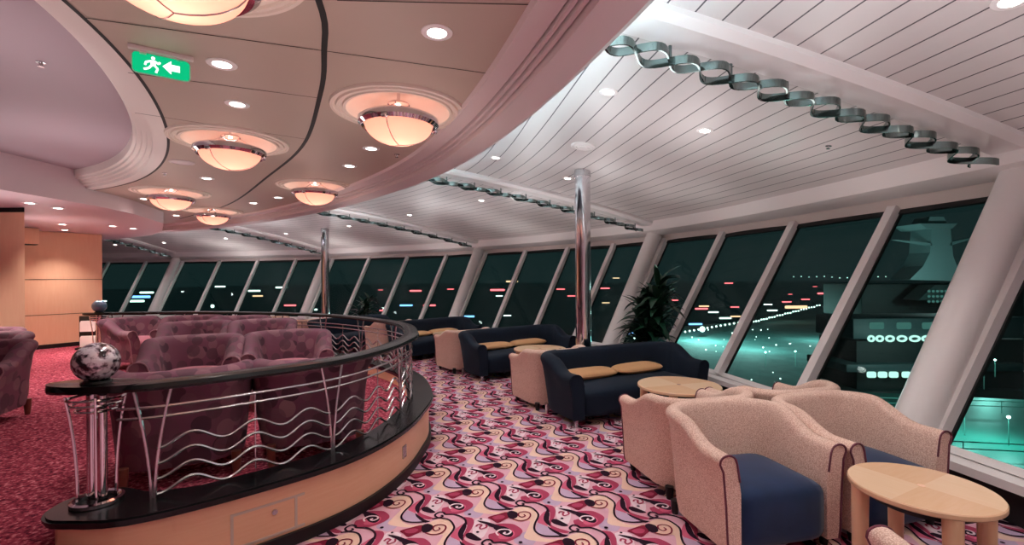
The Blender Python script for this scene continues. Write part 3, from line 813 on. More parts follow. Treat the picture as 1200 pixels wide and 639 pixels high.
# ------------------------------------------------------------------ downlights
DLP = None
def downlight(pos, normal, label, group, power=18, size=0.062, cone=125, col=(1.0, 0.96, 0.92)):
    global DLP
    rot = Vector((0, 0, -1)).rotation_difference(normal)
    if DLP is None:
        r = thing('recessed_downlight', label, 'downlight', (0, 0, 0), 0, group)
        m = MB(); m.lathe([(0.05, 0.0), (0.052, -0.006), (0.075, -0.008), (0.082, -0.004), (0.084, 0.004)], (0, 0, 0), 28); m.build('trim_ring', MT['white'], r)
        m = MB(); m.lathe([(0.001, -0.004), (0.05, -0.004), (0.051, 0.003), (0.001, 0.003)], (0, 0, 0), 24); m.build('lens', MT['down'], r)
        DLP = r
    else:
        r = DLP.copy(); C.objects.link(r)
        for ch in DLP.children:
            c = ch.copy(); C.objects.link(c); c.parent = r
        r['label'] = label; r['group'] = group
    r.matrix_basis = Matrix.Translation(pos) @ rot.to_matrix().to_4x4()
    ld = bpy.data.lights.new('downlight_beam', 'SPOT'); ld.energy = power; ld.color = col; ld.spot_size = math.radians(cone); ld.spot_blend = 1.0; ld.shadow_soft_size = 0.06
    lo = bpy.data.objects.new('downlight_beam', ld); C.objects.link(lo); lo.location = Vector(pos) + Vector((0, 0, -0.03))
IN_DL = [(512, 38), (260, 75), (278, 122), (435, 174), (409.5, 194.5), (242.5, 209), (326, 231.5), (297, 238), (169.5, 233), (206.5, 252.5)]
for px, py in IN_DL:
    downlight(at(px, py, HI), Vector((0, 0, -1)), 'small round downlight in the beige inner ceiling', 'downlights in the beige inner ceiling', 25)
downlight(atY(259, 195, 4.0) * (1.0) if False else at(259, 195, HI), Vector((0, 0, -1)), 'small downlight just in front of the second bowl lamp', 'downlights in the beige inner ceiling', 21)
for px, py in [(35, 238), (68, 244), (73, 263), (76, 269.5), (132, 265), (156, 268)]:
    downlight(at(px, py, 2.83), Vector((0, 0, -1)), 'unseen downlight added in the pink soffit to brighten the maple panel', 'downlights in the pink soffit', 75, cone=100, col=(1, .88, .80))
for px, py in [(713, 108), (826, 153), (665, 209), (581, 185), (564, 235), (480, 252), (409, 265), (335, 274), (264.5, 279.5), (192, 284.5), (135, 287), (1185, 1)]:
    h = obvh.ray_cast(Vector((0, 0, CAMZ)), ray(px, py))
    n = h[1] if h[1].z < 0 else -h[1]
    downlight(h[0], n, 'small round downlight set in the white plank ceiling', 'downlights in the plank ceiling', 25)
for x, y in [(-7.75, 5.7), (-8.8, 5.9)]:  # out-of-frame downlights added to brighten the nearer maple panel
    downlight(Vector((x, y, 2.83)), Vector((0, 0, -1)), 'unseen downlight added in the pink soffit to brighten the maple panel', 'downlights in the pink soffit', 75, cone=110, col=(1, .88, .80))
# unseen downlights added behind the camera to light the room
for x, y in [(-0.2, 0.6), (-1.3, -0.6), (-0.2, -1.8)]:
    downlight(Vector((x, y, HI)), Vector((0, 0, -1)), 'added unseen downlight in the beige ceiling behind the camera', 'added downlights behind the camera', 28)
for t in (0.9, 1.25, 1.55):
    p, n = Wt(t); q = p - n * 2.0; downlight(Vector((q.x, q.y, zceil(2.0))), Vector((-n.x * -0.2, 0, -1)).normalized(), 'added unseen downlight in the plank ceiling behind the camera', 'added downlights behind the camera', 28)
for x, y in [(-3.3, 0.5), (-4.6, 2.0), (-3.6, 3.4), (-5.0, 4.2)]:
    downlight(Vector((x, y, HI + 0.225)), Vector((0, 0, -1)), 'small downlight in the lilac recess out of the frame', 'downlights in the lilac recess', 26) if False else None

# added upward fill lights without fixtures, brightening the ceilings
def glow(x, y, z, e, size, col):
    ld = bpy.data.lights.new('ceiling_fill', 'AREA'); ld.shape = 'DISK'; ld.energy = e; ld.color = col; ld.size = size
    lo = bpy.data.objects.new('ceiling_fill', ld); C.objects.link(lo); lo.location = (x, y, z); lo.rotation_euler = (PI, 0, 0)
for x, y, _ in PEND: glow(x, y, 2.1, 2.2, 0.5, (1.0, 0.93, 0.86))
for t, d, e in ((1.3, 2.4, 3.6), (1.7, 2.6, 3.6), (2.2, 2.6, 4), (2.6, 2.6, 4), (3.1, 2.6, 4), (3.6, 3.0, 5), (4.2, 3.5, 5.5), (4.8, 4.0, 9), (5.5, 4.0, 11)):
    p, n = Wt(t); q = p - n * d; glow(q.x, q.y, 2.2, e, 0.7, (0.97, 0.98, 1.0))
    q = p - n * 1.1; glow(q.x, q.y, 1.9, e * 0.75, 0.7, (1.0, 0.96, 0.94))
for x, y, z, e in ((-3.4, 2.6, 2.1, 5), (-4.6, 4.8, 2.1, 5), (-0.6, -0.8, 2.0, 7), (2.6, -0.4, 2.1, 10), (-6.4, 5.6, 2.0, 4), (-8.2, 8.0, 2.0, 4)): glow(x, y, z, e, 0.7, (1.0, 0.95, 0.93))

# ------------------------------------------------------------------ ceiling fittings
def fitting(px, py, surf, name, label, cat, r):
    if surf == 'o': h = obvh.ray_cast(Vector((0, 0, CAMZ)), ray(px, py)); pos = h[0]; n = h[1] if h[1].z < 0 else -h[1]
    else: pos = at(px, py, surf); n = Vector((0, 0, -1))
    root = thing(name, label, cat, pos); rot = Vector((0, 0, -1)).rotation_difference(n); root.matrix_basis = Matrix.Translation(pos) @ rot.to_matrix().to_4x4()
    return root
r = fitting(683, 171, 'o', 'ceiling_air_diffuser', 'round white air diffuser above the near chrome column', 'air diffuser', 0.15)
m = MB(); m.lathe([(0.15, 0.0), (0.15, -0.012), (0.13, -0.018), (0.125, -0.004), (0.105, -0.004), (0.10, -0.022), (0.08, -0.024), (0.075, -0.006)], (0, 0, 0), 32); m.build('outer_rings', MT['white'], r)
m = MB(); m.lathe([(0.075, -0.008), (0.06, -0.03), (0.03, -0.034), (0.001, -0.034)], (0, 0, 0), 24); m.build('centre_disc', MT['white'], r)
r = fitting(213, 190, HI, 'ceiling_speaker', 'round flat white speaker grille left of a bowl lamp', 'ceiling speaker', 0.1)
m = MB(); m.lathe([(0.12, 0.0), (0.12, -0.008), (0.10, -0.012), (0.098, -0.006), (0.001, -0.010)], (0, 0, 0), 32); m.build('grille', MT['lip'], r)
for px, py, s, lab in ((971, 171, 'o', 'tiny chrome sprinkler head on the plank ceiling at right'), (48, 73, HI + 0.225, 'tiny dark sprinkler head on the lilac recess ceiling'), (465, 181, HI, 'tiny sprinkler head beside the largest bowl lamp'), (193, 203, HI, 'tiny sprinkler head below the flat speaker grille')):
    r = fitting(px, py, s, 'sprinkler_head', lab, 'sprinkler', 0.02)
    m = MB(); m.lathe([(0.028, 0.0), (0.028, -0.005), (0.012, -0.008), (0.008, -0.025), (0.001, -0.025)], (0, 0, 0), 14); m.build('body', MT['steel'], r)
    m = MB(); m.lathe([(0.001, -0.028), (0.018, -0.029), (0.018, -0.032), (0.001, -0.032)], (0, 0, 0), 12); m.build('deflector', MT['steel'], r)

def exit_sign():
    A = at(155, 58, HI - 0.01); A = atY(155, 58, 2.58); B = atY(222, 70, 2.73)
    c = (A + B) / 2; d = Vector((B.x - A.x, B.y - A.y)); w = d.length; rz = math.atan2(d.y, d.x)
    root = thing('exit_sign', 'green illuminated exit sign with running figure and left arrow', 'exit sign', (c.x, c.y, HI), rz)
    h = 0.108; z1 = -0.035
    def rr(w, h, r, n=5):
        out = []
        for cx, cz, a0 in ((w / 2 - r, h / 2 - r, 0), (-w / 2 + r, h / 2 - r, PI / 2), (-w / 2 + r, -h / 2 + r, PI), (w / 2 - r, -h / 2 + r, 3 * PI / 2)):
            for k in range(n + 1): a = a0 + PI / 2 * k / n; out.append((cx + r * math.cos(a), cz + r * math.sin(a)))
        return out
    def slab(pts, y0, y1, zc):
        n = len(pts); m = MB(); m.add([(p[0], y0, p[1] + zc) for p in pts] + [(p[0], y1, p[1] + zc) for p in pts], [tuple(range(n)), tuple(range(n, 2 * n))[::-1]] + [(i, (i + 1) % n, n + (i + 1) % n, n + i) for i in range(n)]); return m
    zc = z1 - h / 2
    slab(rr(w, h, 0.022), -0.006, 0.006, zc).build('panel', MT['green'], root, smooth=30)
    slab(rr(w + 0.01, h + 0.01, 0.025), 0.006, 0.010, zc).build('edge_plate', MT['clear'], root, smooth=30)
    m = MB(); m.box((0, 0.0, -0.012), (w * 1.15, 0.03, 0.024), bevel=0.004); m.box((-w * .32, 0.0, -0.03), (0.03, 0.012, 0.03)); m.box((w * .32, 0.0, -0.03), (0.03, 0.012, 0.03)); m.build('bracket', MT['lip'], root)
    # running figure in a doorway and the arrow
    fx = -w * 0.17
    m = slab([(fx + p[0], p[1]) for p in [(-0.005, 0.02), (0.014, 0.02), (0.018, -0.004), (0.005, -0.012), (-0.006, -0.006)]], -0.0085, -0.006, zc)
    for seg in (((-0.002, 0.016), (-0.026, 0.006), (-0.03, -0.012)), ((0.012, 0.017), (0.032, 0.006), (0.036, 0.018)), ((0.012, -0.006), (0.026, -0.022), (0.018, -0.045)), ((0.0, -0.006), (-0.014, -0.026), (-0.036, -0.036))):
        for (x0, q0), (x1, q1) in zip(seg, seg[1:]):
            dx, dq = x1 - x0, q1 - q0; L = math.hypot(dx, dq); nx, nq = -dq / L * 0.005, dx / L * 0.005
            s = slab([(fx + x0 + nx, q0 + nq), (fx + x1 + nx, q1 + nq), (fx + x1 - nx, q1 - nq), (fx + x0 - nx, q0 - nq)], -0.0085, -0.006, zc); m.add(s.v, s.f)
    s = slab([(fx + 0.006 + 0.009 * math.cos(a * PI / 6), 0.033 + 0.009 * math.sin(a * PI / 6)) for a in range(12)], -0.0085, -0.006, zc); m.add(s.v, s.f)
    m.build('running_figure', MT['signwhite'], root, smooth=0)
    ax = w * 0.17
    slab([(ax + p[0] * 1.1, p[1] * 1.1) for p in [(-0.036, 0), (0.0, 0.034), (0.0, 0.016), (0.036, 0.016), (0.036, -0.016), (0.0, -0.016), (0.0, -0.034)]], -0.0085, -0.006, zc).build('arrow', MT['signwhite'], root, smooth=0)
exit_sign()

# ------------------------------------------------------------------ chrome columns
for x, y, lab in ((1.06, 7.0, 'polished chrome column behind the nearest navy sofa'), (-5.75, 14.45, 'far polished chrome column beyond the railing')):
    d = min((Vector((x, y)) - p).length for p, n in WN); zt = zceil(d)
    r = thing('chrome_column', lab, 'column', (x, y, 0), 0, 'chrome columns', 'thing')
    m = MB(); m.tube([(0, 0, 0.0), (0, 0, zt + 0.1)], 0.115, 36); m.build('shaft', MT['chrome'], r)
    m = MB(); m.lathe([(0.115, zt - 0.09), (0.122, zt - 0.09), (0.122, zt - 0.02), (0.115, zt + 0.02)], (0, 0, 0), 36); m.build('top_collar', MT['steel'], r)
    m = MB(); m.lathe([(0.115, 0.05), (0.15, 0.04), (0.155, 0.0)], (0, 0, 0), 36); m.build('base_flange', MT['steel'], r)

# ------------------------------------------------------------------ seating
def ss(x): x = min(1, max(0, x)); return x * x * (3 - 2 * x)
def tub_shell(w, d, zb, z_back, z_arm, th, flare, rc, z_seat, roll=0.0, lean=0.04):
    """arms and back as one upholstered shell: a rounded section carried round a U"""
    hw = w / 2 - th / 2 - flare; yb = d / 2 - th / 2; yf = -d / 2
    pts = []
    for k in range(9): pts.append((-hw, yf + (yb - rc - yf) * k / 8))
    for k in range(1, 9): a = PI - PI / 2 * k / 8; pts.append((-hw + rc + rc * math.cos(a), yb - rc + rc * math.sin(a)))
    nb = 8
    for k in range(1, nb): pts.append((-hw + rc + (2 * hw - 2 * rc) * k / nb, yb))
    for k in range(0, 9): a = PI / 2 - PI / 2 * k / 8; pts.append((hw - rc + rc * math.cos(a), yb - rc + rc * math.sin(a)))
    for k in range(1, 9): pts.append((hw, yb - rc + (yf - yb + rc) * k / 8))
    path = with_normals([Vector(p) for p in pts], -1)
    rows = []
    for p, n in path:
        q = ss((p.y - yf) / (yb - yf)); zt = z_arm + (z_back - z_arm) * (ss((q - 0.12) / 0.75))
        if zt > z_back: zt = z_back
        fl = flare * (1.0); r = th / 2
        bk = lean * ss((q - 0.6) / 0.4)
        sec = [(r * 0.75, zb), (r * 0.95, zb + 0.06), (r + fl * 0.25, zb + (zt - zb) * 0.5), (r + fl * 0.7, zt - r * 2.0), (r + fl + roll * 0.6, zt - r * 1.0)]
        cx = fl; 
        for k in range(1, 8):
            a = PI * k / 8; sec.append((cx + roll * 0.3 + (r + roll * 0.3) * math.cos(a), zt - r * 0.9 + r * 0.9 * math.sin(a)))
        sec += [(-r + fl * 0.8, zt - r * 1.2), (-r + fl * 0.3, zb + (zt - zb) * 0.72), (-r, z_seat), (-r, zb)]
        rows.append([(p.x + n.x * (o + bk * (z - zb)), p.y + n.y * (o + bk * (z - zb)), z) for o, z in sec])
    return rows
def make_shell(rows):
    m = MB(); cl = [r + [r[0]] for r in rows]; m.grid(cl)
    k = len(rows[0]); m.add(rows[0], [tuple(range(k))]); m.add(rows[-1], [tuple(range(k))]); return m
def ring_piping(row, r, n=14, lift=0.004):
    seq = row[:-2]; pts = [Vector(p) + Vector((0, -lift, 0)) for p in seq]; m = MB(); m.tube(pts, r, 6); return m
def merge(m):
    return m

def make_seat_thing(name, label, cat, w, d, zb, zk, za, th, flare, rc, zs, shell_m, seat_m, pipe_m, foot_m, roll=0.0, group=None, back_m=None, footh=None, nseat=1, lean=0.04):
    r = thing(name, label, cat, (0, 0, 0), 0, group)
    rows = tub_shell(w, d, zb, zk, za, th, flare, rc, zs, roll, lean)
    m = make_shell(rows); sh = m.build('arms_and_back', shell_m, r, smooth=50)
    for row in (rows[0], rows[-1]): ring_piping(row, 0.0065).build('piping', pipe_m, sh)
    iw = w - 2 * th - 2 * flare
    for k in range(nseat):
        sw = iw / nseat; cx = -iw / 2 + sw * (k + 0.5)
        m = MB(); m.box((cx, -th / 2 - 0.005 - 0.01, (zb + zs) / 2), (sw - (0.006 if nseat > 1 else 0.0), d - th + 0.01, zs - zb), bulge=0.035)
        m.build('seat', seat_m, r, smooth=60)
    for sx in (-1, 1):
        for sy in (-1, 1):
            m = MB(); x = sx * (w / 2 - flare - th / 2 - 0.005); y = sy * (d / 2 - 0.07)
            m.lathe([(0.001, 0.0), (0.022, 0.0), (0.03, zb * 0.7), (0.032, zb + 0.03), (0.001, zb + 0.03)], (x, y, 0), 12); m.build('foot', foot_m, r, smooth=40)
    return r

def place(proto, used, x, y, z, f, label, group):
    rz = face(*f)
    if not used: proto.matrix_basis = Matrix.Translation((x, y, z)) @ Matrix.Rotation(rz, 4, 'Z'); proto['label'] = label; proto['group'] = group; return proto
    return dup(proto, (x, y, z), rz, label, group)

beige = make_seat_thing('tub_armchair', 'x', 'armchair', 0.90, 0.72, 0.07, 0.80, 0.67, 0.10, 0.035, 0.20, 0.43, MT['beige'], MT['navyseat'], MT['piping'], MT['blackm'], roll=0.02)
BG = 'peach knit tub armchairs'
bl = [(1.61, 3.27, (.22, -.97), 'peach knit tub armchair with blue velvet seat, front left of the round table'),
      (2.50, 3.48, (.28, -.96), 'peach knit tub armchair with blue velvet seat, behind the round table beside the window'),
      (1.51, 4.07, (-.24, .97), 'peach tub armchair seen from behind and side, turned to the mid table and navy sofa'),
      (2.40, 4.33, (-.25, .97), 'peach tub armchair seen as a low back between the front chairs and the window'),
      (0.52, 6.62, (-.44, .9), 'peach tub armchair behind the left end of the nearest navy sofa'),
      (-0.94, 9.06, (-.57, .82), 'peach tub armchair behind the left end of the second navy sofa'),
      (-2.84, 10.88, (-.7, .7), 'peach tub armchair seen through the far side of the wave railing'),
      (-5.05, 11.55, (-.83, .55), 'peach tub armchair past the navy sofa on the far side of the railing'),
      (-6.15, 11.9, (.5, -.87), 'peach tub armchair farthest off, just over the far handrail'),
      (1.95, 1.62, (.1, 1.0), 'peach tub armchair cut by the bottom edge in front of the round table'),
      (3.12, 2.05, (-.85, .5), 'peach tub armchair cut by the bottom right corner beside the round table')]
for i, (x, y, f, lab) in enumerate(bl): place(beige, i > 0, x, y, 0, f, lab, BG)

navy = make_seat_thing('navy_sofa', 'x', 'sofa', 2.20, 0.80, 0.10, 0.80, 0.63, 0.17, 0.03, 0.26, 0.42, MT['navy'], MT['navy'], MT['navy'], MT['steel'], roll=0.02, nseat=1, lean=0.10)
NG = 'navy velvet sofas along the windows'
nl = [(1.47, 6.20, (.44, -.9), 'nearest navy velvet sofa, with two tan cushions, below the near potted plant'),
      (0.10, 8.78, (.57, -.82), 'second navy velvet sofa from the camera, left of the near chrome column'),
      (-1.78, 10.78, (.71, -.7), 'third navy velvet sofa, its right half showing past the bend of the railing'),
      (-3.90, 11.62, (.83, -.55), 'farthest navy velvet sofa, behind the railing under the small plant')]
pil = None
for i, (x, y, f, lab) in enumerate(nl):
    place(navy, i > 0, x, y, 0, f, lab, NG)
    rz = face(*f); R = Matrix.Rotation(rz, 3, 'Z')
    if i == 3: continue
    for s, w in ((-0.44, 'left'), (0.36, 'right')):
        q = R @ Vector((s, 0.16, 0)) + Vector((x, y, 0.50))
        lb = 'tan cushion, %s one of the pair on the %s' % (w, ('nearest navy sofa', 'second navy sofa', 'third navy sofa')[i])
        if pil is None:
            m = MB(); rows = []
            for a in range(21):
                ph = -PI / 2 + PI * a / 20; r = []
                for b in range(41):
                    th = 2 * PI * b / 40
                    sg = lambda v, e: math.copysign(abs(v) ** e, v)
                    r.append((0.40 * sg(math.cos(ph), .7) * sg(math.cos(th), .55), 0.17 * sg(math.cos(ph), .7) * sg(math.sin(th), .55), 0.058 * sg(math.sin(ph), 0.9)))
                rows.append(r)
            m.grid(rows); pil = thing('tan_cushion', lb, 'cushion', q, rz, 'tan cushions on the sofas'); m.build('cover', MT['tan'], pil, smooth=60)
            pil.matrix_basis = Matrix.Translation(q) @ Matrix.Rotation(rz, 4, 'Z') @ Matrix.Rotation(math.radians(3), 4, 'X')
            m = MB(); m.tube([(0.40 * math.copysign(abs(math.cos(t)) ** .55, math.cos(t)), 0.17 * math.copysign(abs(math.sin(t)) ** .55, math.sin(t)), 0) for t in [2 * PI * k / 40 for k in range(40)]], 0.006, 6, closed=True); m.build('seam_piping', MT['tan'], pil)
        else:
            p2 = dup(pil, q, rz, lb, 'tan cushions on the sofas'); p2.matrix_basis = Matrix.Translation(q) @ Matrix.Rotation(rz + (0.06 if s > 0 else -0.04), 4, 'Z') @ Matrix.Rotation(math.radians(3), 4, 'X')

plum = make_seat_thing('plum_armchair', 'x', 'armchair', 0.86, 0.74, 0.12, 0.73, 0.57, 0.13, 0.045, 0.22, 0.42, MT['purple'], MT['plumseat'], MT['pipinglight'], MT['redwood'], roll=0.035)
PG = 'plum circle patterned armchairs on the platform'
pl = [(-2.52, 3.62, (-.5, .86), 'plum patterned armchair seen from behind through the rails, left one nearest the glass ball'),
      (-1.74, 4.07, (-.5, .86), 'plum patterned armchair seen from behind through the rails, right one of the near pair'),
      (-3.47, 5.10, (.42, -.9), 'plum patterned armchair facing the camera, left one of the first facing pair'),
      (-2.66, 5.58, (.42, -.9), 'plum patterned armchair facing the camera, right one of the first facing pair'),
      (-4.72, 7.0, (.42, -.9), 'plum patterned armchair of the second facing pair, left one'),
      (-3.85, 7.25, (.42, -.9), 'plum patterned armchair of the second facing pair, right one'),
      (-6.35, 7.95, (.97, -.2), 'plum patterned armchair turned sideways with red wooden side, leftmost at the far rail'),
      (-5.55, 8.12, (.3, -.95), 'plum patterned armchair in the far row, next to the sideways chair'),
      (-4.65, 7.98, (.3, -.95), 'plum patterned armchair in the far row, right end under the far handrail'),
      (-5.5, 4.72, (.35, -.94), 'dark plum armchair cut by the left edge, nearest of the three there'),
      (-6.38, 5.55, (.35, -.94), 'dark plum armchair at the left edge, middle of the three there'),
      (-7.05, 6.1, (.35, -.94), 'dark plum armchair at the left edge, farthest of three, by the maple wall')]
for i, (x, y, f, lab) in enumerate(pl):
    o = place(plum, i > 0, x, y, ZP, f, lab, PG)
    if i < 2: o.scale = (1.06, 1.0, 1.13)

# ------------------------------------------------------------------ tables
def table(x, y, r, zt, rz, label):
    root = thing('round_table', label, 'table', (x, y, 0), rz, 'round maple tables')
    m = MB(); N = 64
    for q in range(4):                # veneer laid in four quarters
        pts = [(0.0005 * math.cos(PI / 4 + PI / 2 * q), 0.0005 * math.sin(PI / 4 + PI / 2 * q))] + [(r * 0.985 * math.cos(PI / 2 * q + PI / 2 * k / 16), r * 0.985 * math.sin(PI / 2 * q + PI / 2 * k / 16)) for k in range(17)]
        m.add([(p[0], p[1], zt) for p in pts], [tuple(range(len(pts)))], q % 2)
    m.lathe([(r * 0.985, zt), (r, zt - 0.006), (r, zt - 0.026), (r * 0.98, zt - 0.032), (0.001, zt - 0.032)], (0, 0, 0), N, 0)
    m.build('table_top', [MT['oaktop'], MT['oaktop2']], root, smooth=30)
    m = MB(); m.lathe([(r * 0.72, zt - 0.032), (r * 0.72, zt - 0.085), (r * 0.68, zt - 0.085), (r * 0.68, zt - 0.032)], (0, 0, 0), 48); m.build('apron', MT['blackm'], root)
    m = MB(); m.lathe([(0.001, zt + 0.001), (0.018, zt + 0.0012), (0.02, zt - 0.001)], (0, 0, 0), 16); m.build('centre_cap', MT['redwood'] if r > 0.35 else MT['oakleg'], root)
    for k in range(4):
        A = PI / 4 + PI / 2 * k; m = MB()
        a = (r * 0.86 * math.cos(A), r * 0.86 * math.sin(A), zt - 0.033); b = (r * 0.88 * math.cos(A), r * 0.88 * math.sin(A), 0.0)
        m.tube([b, a], [0.034, 0.042], 16); m.build('leg', MT['oakleg'], root)
    return root
table(2.19, 2.52, 0.325, 0.62, math.radians(28), 'round maple table with quartered veneer in the bottom right corner')
table(1.745, 4.93, 0.42, 0.62, 0.3, 'round maple table between the peach chairs and the nearest navy sofa')
table(0.44, 7.52, 0.42, 0.62, 0.5, 'round maple table in front of the second navy sofa, mostly hidden')
table(-1.25, 9.75, 0.40, 0.62, 0.5, 'round maple table in front of the third navy sofa, mostly hidden')

# ------------------------------------------------------------------ plants
def plant(x, y, ztop, spread, nleaf, name, label, pot_h=0.42):
    root = thing(name, label, 'potted plant', (x, y, 0)); rnd = random.Random(int(x * 100 + y))
    m = MB(); m.lathe([(0.001, 0), (0.15, 0), (0.2, pot_h), (0.205, pot_h + .02), (0.18, pot_h + .02), (0.175, pot_h - 0.03), (0.001, pot_h - .03)], (0, 0, 0), 24); m.build('pot', MT['pot'], root)
    m = MB(); tops = []
    for k in range(4):
        A = 2 * PI * k / 4 + 0.4; h = pot_h + (ztop - pot_h) * (0.78, 0.6, 0.45, 0.68)[k]; e = (spread * 0.3 * math.cos(A), spread * 0.3 * math.sin(A), h)
        m.tube([(0.04 * math.cos(A), 0.04 * math.sin(A), pot_h - .05), (e[0] * .6, e[1] * .6, h * .7), e], [0.02, 0.016, 0.012], 7); tops.append(Vector(e))
    m.build('stems', MT['stem'], root)
    m = MB()
    for k in range(nleaf):
        t = tops[k % 4]; q = rnd.random(); base = t * (1 - 0.35 * q * q); base.z = t.z - q * (ztop - pot_h) * 0.5
        A = rnd.uniform(0, 2 * PI); el = rnd.uniform(0.25, 1.45); L = spread * rnd.uniform(0.55, 0.95) ; dirh = Vector((math.cos(A), math.sin(A), 0)); side = Vector((-math.sin(A), math.cos(A), 0))
        wd = spread * rnd.uniform(0.075, 0.125); P = []
        for i in range(7):
            s = i / 6; r = L * s; z = L * (math.sin(el) * s - 0.75 * s * s * math.cos(el)); c = base + dirh * (r * math.cos(el * (1 - .5 * s))) + Vector((0, 0, z))
            w_ = wd * math.sin(PI * min(1, s * 0.93 + 0.07)) ** 0.8; P.append([c - side * w_ + Vector((0, 0, w_ * .35)), c, c + side * w_ + Vector((0, 0, w_ * .35))])
        m.grid(P)
    m.build('foliage', MT['leaf'], root, smooth=60)
plant(2.24, 7.6, 1.95, 0.55, 240, 'potted_dracaena', 'large dark green dracaena behind the nearest navy sofa')
plant(-4.32, 13.7, 1.35, 0.46, 70, 'potted_plant', 'small green plant far off by the windows beyond the railing')

# ------------------------------------------------------------------ walls
def slabwall(name, pts, z0, z1, th, m, label, cat='wall'):
    b = MB()
    for p, q in zip(pts, pts[1:]):
        p, q = Vector(p), Vector(q); d = (q - p).normalized(); n = Vector((-d.y, d.x)) * th; b.prism([p, q, q + n, p + n], z0, z1)
    return struct(name, b, m, label, cat, smooth=0)
slabwall('wall_left', [(-13.5, 5.0), (-10.3, 9.62), (-9.50, 10.88)], ZP, 2.82, 0.12, MT['oakwall'], 'pale maple panelled wall at the far left with horizontal seams')
b = MB()
for z in (1.02, 1.78):
    p, q = Vector((-12.5, 6.44)), Vector((-9.50, 10.88)); d = (q - p).normalized(); n = Vector((d.y, -d.x)) * 0.003
    d2 = Vector((-10.3, 9.62)); 
    for a, c in ((Vector((-13.4, 5.14)), d2), (d2, q)):
        dd = (c - a).normalized(); nn = Vector((dd.y, -dd.x)) * 0.003; b.prism([a, c, c + nn, a + nn], z, z + 0.012)
struct('trim_5', b, MT['seam'], 'dark horizontal joints of the maple wall', 'panel joint', smooth=0)
b = MB(); 
for a, c in ((Vector((-13.4, 5.14)), Vector((-10.3, 9.62))), (Vector((-10.3, 9.62)), Vector((-9.5, 10.88)))):
    dd = (c - a).normalized(); nn = Vector((dd.y, -dd.x)) * 0.02; b.prism([a, c, c + nn, a + nn], ZP, ZP + 0.09)
struct('baseboard_left', b, MT['blackm'], 'black baseboard along the maple wall', 'baseboard', smooth=0)
b = MB(); b.prism([(-9.4, 6.84), (-7.10, 6.84), (-9.7, 9.30), (-11.2, 9.0)], ZP, 2.76)
struct('wall_pier', b, MT['oakwall'], 'nearer flat maple wall panel at the left edge of the photo', 'wall', smooth=0)
b = MB(); b.prism([(-9.4, 6.86), (-7.12, 6.86), (-9.7, 9.28), (-11.2, 9.0)], 2.76, 2.83); struct('trim_6', b, MT['slot'], 'black shadow gap above the nearer maple panel', 'shadow gap', smooth=0)
q = atY(37, 277, 9.4); root = thing('wall_box', 'small maple box high on the wall beside the nearer panel', 'wall box', (q.x - .1, q.y, q.z))
m = MB(); m.box((0, 0, 0), (0.3, 0.3, 0.32), math.radians(58), bevel=0.01); m.build('case', MT['oakwall'], root)
m = MB(); m.box((0, 0, -0.165), (0.27, 0.27, 0.012), math.radians(58)); m.build('dark_underside', MT['blackm'], root)  # black plate covering the underside of the box
slabwall('wall_back', [(-13.5, -3.0), (5.2, -3.0)], 0, 4.2, -0.1, MT['soffit'], 'plain pinkish wall behind the camera')
slabwall('wall_side', [(-13.5, -3.0), (-13.5, 12.2)], 0, 4.2, 0.1, MT['oakwall'], 'plain maple wall closing the room at far left')
b = MB(); b.prism([(-13.5, -3), (5.4, -3), (5.0, 0.5), (4.4, 3.5), (-1.5, 3.5), (-13.5, 9)], 4.2, 4.3); struct('ceiling_upper', b, MT['recess'], 'hidden deck above the ceilings', 'ceiling', smooth=0)

# small cabinet with papers by the far newel post
r = thing('low_cabinet', 'low maple cabinet beside the far blue ball post', 'cabinet', (-8.55, 10.35, 0), 0.2)
m = MB(); m.box((0, 0, 0.42), (0.62, 0.45, 0.78), bevel=0.01); m.build('body', MT['oakwall'], r)
m = MB(); m.box((0, 0, 0.825), (0.68, 0.5, 0.03), bevel=0.008); m.build('top', MT['lip'], r)
m = MB(); m.box((0.02, -0.228, 0.45), (0.52, 0.01, 0.6), bevel=0.003); m.build('door', MT['oak'], r)
r = thing('paper_rack', 'dark rack of white leaflets left of the low cabinet', 'leaflet rack', (-9.05, 10.0, ZP), 0.3)
m = MB(); m.box((0, 0.06, 0.35), (0.34, 0.03, 0.7), bevel=0.006); m.box((0, -0.02, 0.02), (0.34, 0.2, 0.04), bevel=0.006); m.build('frame', MT['blackm'], r)
for z in (0.18, 0.5):
    m = MB(); 
    for k in range(4): m.box((0, 0.03 - 0.014 * k, z - 0.01 * k), (0.26, 0.006, 0.2))
    m.build('leaflets', MT['white'], r)

